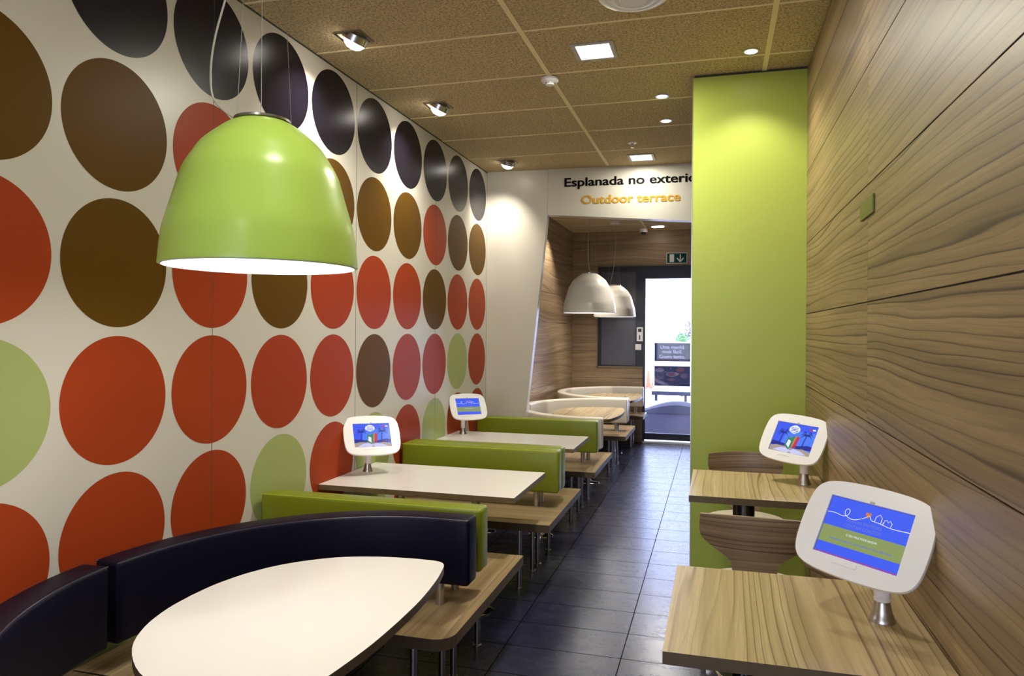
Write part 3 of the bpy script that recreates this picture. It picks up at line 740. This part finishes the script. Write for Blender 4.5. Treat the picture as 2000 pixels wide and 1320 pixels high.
high_table(1.552, 2.137, 'square wood-grain table at the bottom right with the larger tablet')
high_table(3.060, 3.644, 'square wood-grain table before the green column with the smaller tablet')

# ================================================================== CHAIRS
def make_chair(label):
    t = thing('bar_chair', label, 'chair', (0, 0, 0), 0, 'wood-backed swivel chairs at the right wall')
    sz = z_(-.945)
    bm = bmesh.new(); lathe(bm, [(0, sz - .04), (.165, sz - .04), (.195, sz - .03), (.2, sz - .015), (.195, sz - .004), (.18, sz), (0, sz + .002)], seg=56); obj('seat', bm, M['vinyl_cream'], t, True)
    # ply shield: bowed board, broad wings and a neck; sitter faces +y, board at -y
    bm = bmesh.new(); ztop = z_(-.652)
    prof = [(0.0, .186), (.03, .189), (.06, .189), (.082, .183), (.098, .165), (.116, .135), (.130, .110), (.142, .092), (.152, .081), (.165, .076), (.20, .074), (.26, .074), (.335, .074)]
    NX, TH = 20, .011; front, back = [], []
    for d, hw in prof:
        rf, rb = [], []
        for i in range(NX + 1):
            u = -1 + 2*i/NX; x = hw*u
            bow = .55*x*x + .25*abs(x)**3
            lean = .05 * (d/.335)
            y = -.215 + 2.2*bow + lean*.6
            z = ztop - d + (.012*(1 - u*u) if d == 0 else 0)
            rf.append(bm.verts.new((x, y + TH/2, z))); rb.append(bm.verts.new((x, y - TH/2, z)))
        front.append(rf); back.append(rb)
    for g in (front, back):
        for r0, r1 in zip(g[:-1], g[1:]):
            for i in range(NX): bm.faces.new((r0[i], r0[i+1], r1[i+1], r1[i]))
    for i in range(NX):
        bm.faces.new((front[0][i], front[0][i+1], back[0][i+1], back[0][i])); bm.faces.new((front[-1][i], front[-1][i+1], back[-1][i+1], back[-1][i]))
    for j in range(len(prof) - 1):
        for s in (0, NX): bm.faces.new((front[j][s], front[j+1][s], back[j+1][s], back[j][s]))
    bmesh.ops.recalc_face_normals(bm, faces=bm.faces[:]); obj('backrest', bm, M['wood_chair'], t, True)
    obj('back_bracket', B(-.035, .035, -.20, -.02, sz - .052, sz - .040, .003), M['metal'], t)
    bm = bmesh.new(); cyl(bm, 0, 0, .012, sz - .04, .026, 28); obj('column', bm, M['chrome'], t, True)
    bm = bmesh.new(); lathe(bm, [(0, 0), (.165, 0), (.165, .005), (.155, .011), (.04, .018), (.032, .05), (0, .05)], seg=56); obj('base', bm, M['chrome'], t, True)
    bm = bmesh.new(); ring = [(.14*math.cos(a), .14*math.sin(a), .30) for a in [2*PI*i/40 for i in range(41)]]
    tube(bm, ring, .010, 10); tube(bm, [(-.135, 0, .30), (.135, 0, .30)], .007, 8); obj('foot_ring', bm, M['chrome'], t, True)
    return t
ch = make_chair('wood-backed chair with its back to the camera, between the two right-hand tables')
ch.location = (.143, 2.765, 0); ch.rotation_euler.z = math.radians(-3)
dup(ch, (.15, 3.72, 0), math.radians(180), 'wood-backed chair in front of the green column, facing the camera')
dup(ch, (.205, 2.245, 0), math.radians(118), 'swivelled wood-backed chair almost hidden behind the larger tablet')

# ================================================================== TABLETS
def superrect(hw, hh, bul, rc, n=24):
    """rounded rectangle with gently bowed sides, in local x/z"""
    c = [(-hw, -hh), (hw, -hh), (hw, hh), (-hw, hh)]; raw = []
    for i in range(4):
        a, b_ = Vector(c[i]), Vector(c[(i+1) % 4]); d = b_ - a; nr = Vector((d.y, -d.x)).normalized()
        for k in range(n): t = k/n; raw.append(a + d*t + nr*bul*(1 - (2*t - 1)**2))
    pts = [tuple(p) for p in raw]; rad = [rc if i % n == 0 else 0 for i in range(len(pts))]
    # round the four corners by smoothing
    P = [Vector(p) for p in pts]; m = len(P)
    for _ in range(16):
        Q = P[:]
        for i in range(m):
            Q[i] = P[i]*.4 + (P[i-1] + P[(i+1) % m])*.3
        P = Q
    return [(p.x, p.y) for p in P]
def emis(name, col, s=1.0):
    m = bpy.data.materials.new(name); m.use_nodes = True; b = m.node_tree.nodes['Principled BSDF']
    b.inputs['Base Color'].default_value = (0, 0, 0, 1); b.inputs['Roughness'].default_value = .12
    b.inputs['Emission Color'].default_value = (*col, 1); b.inputs['Emission Strength'].default_value = s; return m
SC = {k: emis('screen ' + k, v, s) for k, v, s in [('blue', (.06, .12, .90), 1.0), ('deep blue', (.03, .07, .60), 1.0), ('sky', (.09, .22, .95), 1.0), ('olive', (.26, .33, .12), 1.0), ('pale', (.42, .55, .95), 1.0), ('white', (.85, .88, 1), 1.0),
      ('sand', (.42, .34, .30), 1.0), ('page', (.62, .62, .98), 1.0), ('palm', (.02, .035, .26), 1.0), ('sea', (.03, .04, .30), 1.0), ('red', (.55, .04, .05), 1.0), ('book green', (.05, .25, .12), 1.0), ('orange', (.65, .22, .05), 1.0), ('grey text', (.16, .2, .55), 1.0)]}
def screen_charity(w, h):
    """blue message screen with an olive band"""
    keys = ['blue', 'olive', 'white', 'grey text', 'pale', 'orange', 'red']; bm = bmesh.new(); X, Z = w/2, h/2
    def rect(x0, x1, z0, z1, mi, lay=0): ngon_plane(bm, [(x0*X, -.0004*lay, z0*Z), (x1*X, -.0004*lay, z0*Z), (x1*X, -.0004*lay, z1*Z), (x0*X, -.0004*lay, z1*Z)], mi)
    rect(-1, 1, -1, 1, 0)
    rect(-1, 1, -.62, -.02, 1, 1)
    rect(-1, 1, -.985, -.96, 6, 1)
    pts = [(-1.0, .42), (-.8, .44), (-.62, .40), (-.5, .46), (-.47, .62), (-.53, .68), (-.58, .60), (-.54, .44), (-.35, .36), (-.15, .46), (-.05, .56), (.02, .62), (.08, .5), (.3, .46), (.6, .40), (1, .42)]
    sp = spline([(x*X, 0, z*Z) for x, z in pts], 5)
    tube(bm, [(p.x, -.0006, p.z) for p in sp], .0007, 4, 2)
    # heart and little houses
    ngon_plane(bm, [(x*X, -.0009, z*Z) for x, z in ((-.02, .52), (.05, .66), (.03, .74), (-.02, .70), (-.07, .74), (-.09, .66))], 5)
    tube(bm, [(.16*X, -.0006, .47*Z), (.17*X, -.0006, .66*Z), (.24*X, -.0006, .76*Z), (.31*X, -.0006, .66*Z), (.31*X, -.0006, .46*Z)], .0007, 4, 2)
    tube(bm, [(.36*X, -.0006, .46*Z), (.38*X, -.0006, .60*Z), (.43*X, -.0006, .64*Z), (.47*X, -.0006, .56*Z), (.5*X, -.0006, .64*Z), (.56*X, -.0006, .56*Z), (.55*X, -.0006, .44*Z)], .0007, 4, 2)
    def addtext(s, cx, cz, width, size, mi):
        tb_, tw = text_bm(s, size, xw=width, bold=.0001, extrude=.0)
        for v in tb_.verts: v.co = (v.co.x + cx*X - width/2, -.0011, v.co.z + cz*Z)
        for f in tb_.faces: f.material_index = mi
        me = bpy.data.meshes.new('q'); tb_.to_mesh(me); tb_.free(); bm.from_mesh(me); bpy.data.meshes.remove(me)
    addtext('MUITAS FAMÍLIAS', -.05, .24, .085*w/.2, .0125, 3); addtext('CONTAM CONTIGO', -.05, .06, .09*w/.2, .0125, 3)
    addtext('O SEU VALE PODE AJUDAR', 0, -.24, .075*w/.2, .0075, 2); addtext('pequenos gestos que fazem toda a diferença', .02, -.46, .15*w/.2, .0065, 0)
    # pale window shine printed lower left of the message background
    return bm, [SC[k_] for k_ in keys]
def screen_beach(w, h):
    keys = ['sky', 'palm', 'sea', 'sand', 'page', 'white', 'red', 'book green', 'orange', 'deep blue', 'grey text', 'blue']; bm = bmesh.new(); X, Z = w/2, h/2
    def poly(p, mi, lay): ngon_plane(bm, [(x*X, -.0002*lay, z*Z) for x, z in p], mi)
    poly([(-1, -1), (1, -1), (1, 1), (-1, 1)], 0, 0)
    poly([(-1, .55), (1, .55), (1, 1), (-1, 1)], 11, 1); poly([(-1, -.55), (-.55, -.4), (-.35, 1), (-1, 1)], 11, 2)
    poly([(-1, -.62), (1, -.62), (1, -.36), (.8, -.30), (.55, -.36), (.3, -.44), (-.3, -.42), (-.7, -.34), (-1, -.3)], 2, 3)
    poly([(-1, -1), (1, -1), (1, -.74), (.6, -.60), (.2, -.66), (-.3, -.58), (-.7, -.56), (-1, -.66)], 3, 4)
    poly([(-.85, -.94), (-.1, -.99), (.0, -.86), (.12, -.99), (.85, -.96), (.5, -.74), (.15, -.68), (.02, -.82), (-.12, -.66), (-.5, -.70)], 4, 5)
    def palm(cx, base, top, lean, s):
        P = [(cx + lean*(t**2), base + (top-base)*t) for t in [i/6 for i in range(7)]]
        poly([(x - .025, z) for x, z in P] + [(x + .022, z) for x, z in P[::-1]], 1, 6)
        tx, tz = P[-1]
        for i, a in enumerate((15, 50, 95, 140, 175, 205, -22)):
            an = math.radians(a); L = s*(1 if i != 2 else .7); ex, ez = tx + L*math.cos(an)*.8, tz + L*math.sin(an)*.9 - .12
            mx, mz = tx + L*.5*math.cos(an)*.8, tz + L*.6*math.sin(an) + .07
            poly([(tx, tz - .03), (mx, mz - .03), (ex, ez), (mx, mz + .06), (tx, tz + .04)], 1, 7 + i)
    palm(-.62, -.55, .30, .06, .40); palm(.52, -.50, .34, .07, .42)
    poly([(.0 + .27*math.cos(2*PI*i/20) - .08, .62 + .28*math.sin(2*PI*i/20)*(1 + .05*math.cos(8*PI*i/20))) for i in range(20)], 5, 15)
    for i in range(4): poly([(-.26, .74 - .1*i), (.10, .74 - .1*i), (.10, .70 - .1*i), (-.26, .70 - .1*i)], 11 if i in (1, 2) else 10, 16)
    for i, c in enumerate((7, 8, 6, 6)): x = .02 + .075*i; poly([(x - .08, -.62), (x - .01, -.60), (x + .06, .16), (x - .01, .16)], c, 17 + i)
    poly([(-.30, -.55), (-.06, -.80), (.03, .18), (-.12, -.02), (-.26, .10)], 7, 16); poly([(-.25, -.45), (-.08, -.66), (-.06, -.2), (-.2, -.1)], 5, 17)
    poly([(.62, .78), (.68, .86), (.74, .78), (.68, .62)], 6, 15); poly([(.78, .82), (.92, .82), (.92, .72), (.78, .72)], 5, 15)
    return bm, [SC[k_] for k_ in keys]
TAB = {}
def tablet(label, base, ctr, right, up, w, h, kind):
    """counter stand with a white enclosure; ctr = centre of the screen (eye-relative height)"""
    t = thing('tablet_stand', label, 'tablet', (base[0], base[1], base[2]), 0, 'white tablet stands on the tables')
    r = Vector(right).normalized(); u = Vector(up); u = (u - r*u.dot(r)).normalized(); n = u.cross(r)      # n points out of the back (+y local)
    c = Vector((ctr[0] - base[0], ctr[1] - base[1], z_(ctr[2]) - base[2]))
    T = Matrix(((r.x, n.x, u.x, c.x), (r.y, n.y, u.y, c.y), (r.z, n.z, u.z, c.z), (0, 0, 0, 1)))
    k = w/.2; hw, hh = .1455*k, .1125*k
    # enclosure shell: outline rings from front lip to rounded back
    def ring(bm, s, y, dz=0): return [bm.verts.new((x*s, y, z*s)) for x, z in superrect(hw, hh, .011*k, .03*k)]
    bm = bmesh.new()
    ol = superrect(hw, hh, .011*k, .03*k)
    levels = [(.992, -.0045), (1.0, -.002), (1.003, .002), (.998, .008), (.975, .015), (.90, .020), (.0, .020)]
    rings = []
    for s, y in levels[:-1]: rings.append([bm.verts.new((x*s, y, z*s)) for x, z in ol])
    for A_, B_ in zip(rings[:-1], rings[1:]):
        for i in range(len(ol)): bm.faces.new((A_[i], A_[(i+1) % len(ol)], B_[(i+1) % len(ol)], B_[i]))
    bm.faces.new(rings[-1])
    # front face with a rectangular opening: fan of quads between outline and opening
    m = len(ol); op = []
    ow, oh = w/2 + .0015, h/2 + .0015
    for x, z in ol:
        s = min(ow/max(abs(x), 1e-6), oh/max(abs(z), 1e-6)); op.append([x*s, z*s])
    for cx, cz in ((-ow, -oh), (ow, -oh), (ow, oh), (-ow, oh)):
        i = min(range(m), key=lambda q: (op[q][0]-cx)**2 + (op[q][1]-cz)**2); op[i] = [cx, cz]
    a = [bm.verts.new((x, -.0045, z)) for x, z in op]; b_ = [bm.verts.new((x, .002, z)) for x, z in op]
    for i in range(m):
        j = (i+1) % m; bm.faces.new((rings[0][i], rings[0][j], a[j], a[i])); bm.faces.new((a[i], a[j], b_[j], b_[i]))
    bmesh.ops.recalc_face_normals(bm, faces=bm.faces[:]); bm.transform(T)
    enc = obj('enclosure', bm, M['plastic'], t, True)
    bm = bmesh.new(); box(bm, -.006, .006, -.0052, -.0045, oh - .001, oh + .006); bm.transform(T); obj('camera_slot', bm, M['plastic_grey'], enc)
    bm = bmesh.new(); box(bm, -.050*k, .012*k, -.0056, -.0044, -oh - .017, -oh - .005, 0, .001, 1); bm.transform(T); bt = obj('button_cover', bm, M['plastic'], enc)
    sb, ms = (screen_charity if kind == 'c' else screen_beach)(w, h); bm = sb
    bm.transform(T @ Matrix.Translation((0, .0015, 0))); obj('screen', bm, ms, t)
    # neck: cone base, white tube, hinge block to the back of the enclosure
    bm = bmesh.new(); lathe(bm, [(0, 0), (.0315, 0), (.0315, .002), (.027, .010), (.022, .024), (.0180, .045), (.0165, .048), (0, .048)], seg=40); obj('base_cone', bm, M['metal'], t, True)
    back = T @ Vector((0, .018, -.01)); zt = back.z - .012
    bm = bmesh.new(); lathe(bm, [(0, .048), (.0185, .048), (.0185, .056), (.0176, .057), (.0176, .059), (.0185, .060), (.0185, zt - .01), (.015, zt), (0, zt)], seg=36); obj('neck', bm, M['plastic'], t, True)
    bm = bmesh.new(); tube(bm, [(0, 0, zt - .012), (back.x*.5, back.y*.5, zt + .004), (back.x, back.y, back.z)], .014, 16); obj('hinge', bm, M['plastic_grey'], t, True)
    return t
tablet('large white tablet stand on the nearest right-hand table, blue message screen', (.391, 1.866, ZR_), (.345, 1.851, -.485), (.818, -.571, -.066), (.359, .417, .835), .197, .148, 'c')
tablet('white tablet stand with a beach picture, on the table before the green column', (.391, 3.44, ZR_), (.347, 3.461, -.493), (.822, -.566, -.055), (.343, .417, .842), .197, .148, 'b')
tablet('white tablet stand with a beach picture, on the nearer white wall table', (-2.005, 3.805, ZT_), (-1.948, 3.748, -.621), (.765, .643, -.028), (-.372, .468, .80), .2128, .152, 'b')
tablet('small white tablet stand with a blue message screen, on the farther white wall table', (-1.99, 5.40, ZT_), (-1.940, 5.385, -.621), (.788, .616, -.011), (-.349, .461, .816), .197, .148, 'c')

# ================================================================== SIGNS AND WALL DEVICES
t = thing('exit_sign', 'green and white emergency exit sign with a down arrow above the door', 'sign', (-.54, YW, z_(1.023)))
obj('border', B(-.142, .142, -.010, -.001, -.076, .076), M['sign_white'], t)
obj('panel', B(-.133, .133, -.0125, -.0095, -.067, .067), M['sign_green'], t)
bm = bmesh.new(); box(bm, -.098, -.036, -.0138, -.012, -.055, .053); obj('door_symbol', bm, M['sign_white'], t)
bm = bmesh.new(); box(bm, .041, .055, -.0138, -.012, -.045, .053)
for s in (-1, 1):
    bx = bmesh.new(); box(bx, -.008, .008, -.0138, -.012, 0, .068); bx.transform(Matrix.Translation((.048, 0, -.052)) @ Matrix.Rotation(math.radians(40*s), 4, 'Y')); me = bpy.data.meshes.new('q'); bx.to_mesh(me); bx.free(); bm.from_mesh(me); bpy.data.meshes.remove(me)
obj('arrow', bm, M['sign_white'], t)
t = thing('key_box', 'pale upright access control box on the black door frame', 'door control', (-1.045, YW, z_(-.046)))
obj('cover', B(-.043, .043, -.022, -.0005, -.098, .098, .004), M['plastic'], t)
obj('display', B(-.024, .024, -.0235, -.0215, .035, .080), M['black_plastic'], t)
obj('slot', B(-.008, .008, -.0235, -.0215, -.075, -.012), M['black_plastic'], t)
t = thing('light_switch', 'small white square wall switch below the access control box', 'switch', (-1.066, YW, z_(-.226)))
obj('cover', B(-.042, .042, -.012, -.0005, -.042, .042, .003), M['plastic'], t)
obj('rocker', B(-.026, -.001, -.0155, -.0115, -.028, .028, .001, 1), M['plastic'], t); obj('rocker', B(.001, .026, -.0155, -.0115, -.028, .028, .001, 1), M['plastic'], t)
t = thing('wall_plate', 'small olive green rectangular plate on the wood panel wall', 'plate', (XR, 2.54, z_(.412)))
bm = bmesh.new(); box(bm, -.006, -.0005, -.103, .103, -.030, .030, 0, .0012, 1); obj('plate', bm, M['plate'], t)

# ================================================================== OUTSIDE
def deck_mat():
    m = bpy.data.materials.new('dark decking'); m.use_nodes = True; k = NT(m); b = m.node_tree.nodes['Principled BSDF']
    g = k.n('ShaderNodeNewGeometry'); sp = k.n('ShaderNodeSeparateXYZ'); k.put(sp.inputs[0], g.outputs['Position'])
    fr = k.math('FRACT', k.math('MULTIPLY', sp.outputs[1], 7.0)); gap = k.math('LESS_THAN', fr, .06)
    n = k.noise(k.comb(k.math('MULTIPLY', sp.outputs[0], 2), k.math('MULTIPLY', sp.outputs[1], 40), 0), 1, 4)
    c = k.ramp(n, [(.3, (.004, .0025, .009)), (.7, (.009, .006, .019))]); c = k.mix(gap, c, (.008, .007, .012, 1))
    k.put(b.inputs['Base Color'], c); b.inputs['Roughness'].default_value = .9; b.inputs['Specular IOR Level'].default_value = .08; return m
M['deck'] = deck_mat()
M['render_w'] = mat('pale rendered wall', (.80, .82, .86), .8, vary=.05, vscale=3)
M['poster_text'] = mat('poster lettering', (.12, .115, .125), .6, spec=.1)
M['food_a'] = mat('poster cream', (.035, .026, .030), .6, spec=.1); M['food_b'] = mat('poster rust', (.028, .009, .012), .6, spec=.1); M['food_c'] = mat('poster tan', (.022, .014, .018), .6, spec=.1)
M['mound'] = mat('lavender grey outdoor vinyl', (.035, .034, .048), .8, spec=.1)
M['shelf_grey'] = mat('grey steel shelf', (.025, .024, .035), .6, spec=.1)
M['paving'] = mat('pale paving', (.62, .62, .66), .8, vary=.1, vscale=6)
M['poster'] = mat('dark poster', (.0055, .0045, .011), .6, spec=.1)
M['leaf'] = mat('leaf green', (.10, .30, .06), .5, vary=.4, vscale=8)
M['leaf2'] = mat('purple leaf', (.12, .07, .16), .5, vary=.4, vscale=8)
M['bark'] = mat('bark', (.12, .09, .07), .8, vary=.3, vscale=12)
M['cone'] = mat('orange plastic', (.80, .10, .03), .45)
struct(obj('floor_terrace', B(-7, 9, YW + .12, 14.6, -.14, -.004), M['deck'])).name = 'floor.001'
struct(obj('ground', B(-30, 30, 14.6, 60, -.14, -.006), M['paving'])).name = 'floor.002'
# low rounded pale planter kerb beyond the deck
bm = bmesh.new(); n = 28; A_ = []
for i in range(n + 1):
    u = -1 + 2*i/n; hgt = .012 + .185*(math.cos(u*PI/2)**1.1 if abs(u) < 1 else 0)
    A_.append((-.72 + u*.72, hgt))
ring = []
for y, s in ((13.75, .0), (13.78, .8), (13.88, 1.0), (14.2, 1.0), (14.32, .8), (14.35, 0.0)):
    ring.append([bm.verts.new((x, y, -.004 + h_*s)) for x, h_ in A_])
for a, b_ in zip(ring[:-1], ring[1:]):
    for i in range(n): bm.faces.new((a[i], a[i+1], b_[i+1], b_[i]))
bmesh.ops.recalc_face_normals(bm, faces=bm.faces[:])
tag(obj('rounded_bench', bm, M['mound'], None, True), 'low pale rounded mound-shaped seat outside beyond the dark decking', 'outdoor seat')
# advertising stand
t = thing('advertising_stand', 'outdoor advertising stand with dark posters seen through the glass door', 'advertising stand', (-.958, 16.2, 0))
obj('upper_frame', B(-.415, .415, -.03, .03, z_(-.70), z_(-.235), .006), M['plastic'], t)
up_ = obj('poster', B(-.395, .395, -.034, -.030, z_(-.678), z_(-.262)), M['poster'], t); up_['label'] = 'upper dark poster with white words'
tx = []
for s_, wd_, zz_ in (('Uma manhã', .53, -.395), ('mais fácil.', .44, -.495), ('Gosto tanto.', .56, -.61)):
    tb, ww = text_bm(s_, .115, xw=wd_, bold=.002)
    for v in tb.verts: v.co = (v.co.x - wd_/2, v.co.y*.5 - .0365, v.co.z + z_(zz_))
    obj('lettering', tb, M['poster_text'], up_)
obj('text_line', B(-.27, .27, -.0365, -.034, z_(-.655), z_(-.645)), M['food_b'], up_)
lo_ = obj('poster', B(-.395, .395, -.034, -.030, z_(-1.235), z_(-.785)), M['poster'], t); lo_['label'] = 'lower dark poster with a picture of food'
def disc_xz(cx, cz, rx, rz, y, m, parent, name='food_picture'):
    bm = bmesh.new(); ngon_plane(bm, [(cx + rx*math.cos(2*PI*i/28), y, cz + rz*math.sin(2*PI*i/28)) for i in range(28)]); return obj(name, bm, m, parent)
disc_xz(-.28, z_(-.88), .10, .045, -.0345, M['food_a'], lo_); disc_xz(0.0, z_(-.97), .13, .055, -.0345, M['food_a'], lo_); disc_xz(0, z_(-.97), .105, .04, -.035, M['food_b'], lo_)
disc_xz(.18, z_(-.86), .09, .06, -.0345, M['food_b'], lo_); disc_xz(.26, z_(-1.0), .08, .06, -.0345, M['food_c'], lo_); disc_xz(-.02, z_(-1.09), .09, .03, -.0345, M['food_b'], lo_)
bm = bmesh.new(); ngon_plane(bm, [(-.395, -.0345, z_(-1.06)), (-.395, -.0345, z_(-1.13)), (-.2, -.0345, z_(-1.22)), (-.05, -.0345, z_(-1.21))][::-1]); obj('food_picture', bm, M['food_a'], lo_)
obj('middle_bar', B(-.43, .43, -.045, .03, z_(-.785), z_(-.70), .006), M['plastic'], t); obj('lower_bar', B(-.43, .43, -.045, .03, z_(-1.36), z_(-1.24), .006), M['plastic'], t)
obj('lower_frame', B(-.415, .415, -.029, .03, z_(-1.24), z_(-.785), .002), M['plastic'], t)
obj('shelf', B(-.45, .45, -.14, .06, z_(-1.44), z_(-1.36), .006), M['shelf_grey'], t)
for x in (-.355, .30): obj('leg', B(x - .03, x + .03, -.04, .04, 0, z_(-1.44), .004), M['black'], t)
# cones
def cone():
    t = thing('traffic_cone', 'orange traffic cone outside, seen at the left edge of the door glass', 'traffic cone', (-1.95, 19.6, -.006), 0, 'orange cones outside the door')
    obj('base', B(-.13, .13, -.13, .13, 0, .03, .006), M['cone'], t)
    bm = bmesh.new(); lathe(bm, [(.095, .03), (.085, .05), (.022, .46), (.012, .47), (0, .47)], seg=28); obj('body', bm, M['cone'], t, True); return t
c0 = cone(); c0['label'] = 'orange traffic cone outside, leftmost of the three by the door edge'
dup(c0, (-1.86, 20.2, -.006), 0, 'orange traffic cone outside, middle of the three by the door edge'); dup(c0, (-1.66, 19.8, -.006), 0, 'orange traffic cone outside, rightmost of the three by the door edge')
# building across the street, washed out by daylight
bm = bmesh.new(); box(bm, -9, 9, 30, 31, -.006, 9.0)
tb_ = thing('building', 'pale sunlit building across the terrace, washed out by daylight', 'building', (0, 0, 0))
obj('facade', bm, M['render_w'], tb_)
for x in (-5.6, -4.2, -2.8, -1.4, 0, 1.4):
    for z in (3.0, 5.6): obj('window', B(x - .35, x + .35, 29.96, 30.01, z, z + 1.3), M['plastic_grey'], tb_)
# shrubs beside the stand
def shrub(name, label, x, y, z0, r, m, count, seed, stem=.6):
    t = thing(name, label, 'shrub', (x, y, -.006)); rnd = random.Random(seed)
    bm = bmesh.new(); tube(bm, [(0, 0, 0), (.02, 0, z0*.5), (0, .02, z0)], .03, 8); obj('stem', bm, M['bark'], t, True)
    bm = bmesh.new()
    for i in range(count):
        v = Vector((rnd.gauss(0, 1), rnd.gauss(0, 1), rnd.gauss(0, 1))).normalized()*r*rnd.random()**.4; p = Vector((0, 0, z0 + r*.6)) + v
        a = Vector((rnd.gauss(0, 1), rnd.gauss(0, 1), rnd.gauss(0, 1))).normalized(); b_ = a.cross(Vector((rnd.gauss(0, 1), rnd.gauss(0, 1), rnd.gauss(0, 1)))).normalized(); s = .045
        bm.faces.new([bm.verts.new(q) for q in (p - a*s, p + b_*s*.4, p + a*s, p - b_*s*.4)])
    obj('foliage', bm, m, t); return t
shrub('leafy_shrub', 'light green shrub outside behind the advertising stand', -.80, 17.4, 1.32, .16, M['leaf'], 260, 3)
shrub('purple_shrub', 'purple-leaved shrub outside at the column edge of the door glass', -.42, 18.0, 1.38, .36, M['leaf2'], 700, 5)
# street lantern
t = thing('street_lantern', 'dark lantern on a post outside, top right of the door glass', 'lantern', (-.45, 17.0, -.006))
bm = bmesh.new(); cyl(bm, 0, 0, 0, z_(1.0), .03, 16); obj('post', bm, M['black'], t, True)
bm = bmesh.new()
for a in range(4):
    an = PI/4 + a*PI/2; tube(bm, [(.10*math.cos(an), .10*math.sin(an), z_(1.02)), (.21*math.cos(an), .21*math.sin(an), z_(1.42))], .012, 6)
tube(bm, [(.10*math.cos(PI/4 + a*PI/2), .10*math.sin(PI/4 + a*PI/2), z_(1.02)) for a in range(5)], .012, 6); tube(bm, [(.21*math.cos(PI/4 + a*PI/2), .21*math.sin(PI/4 + a*PI/2), z_(1.42)) for a in range(5)], .012, 6)
obj('lantern_frame', bm, M['black'], t)
bm = bmesh.new(); lathe(bm, [(.23, z_(1.42)), (.05, z_(1.56)), (0, z_(1.58))], seg=4); obj('roof', bm, M['black'], t)
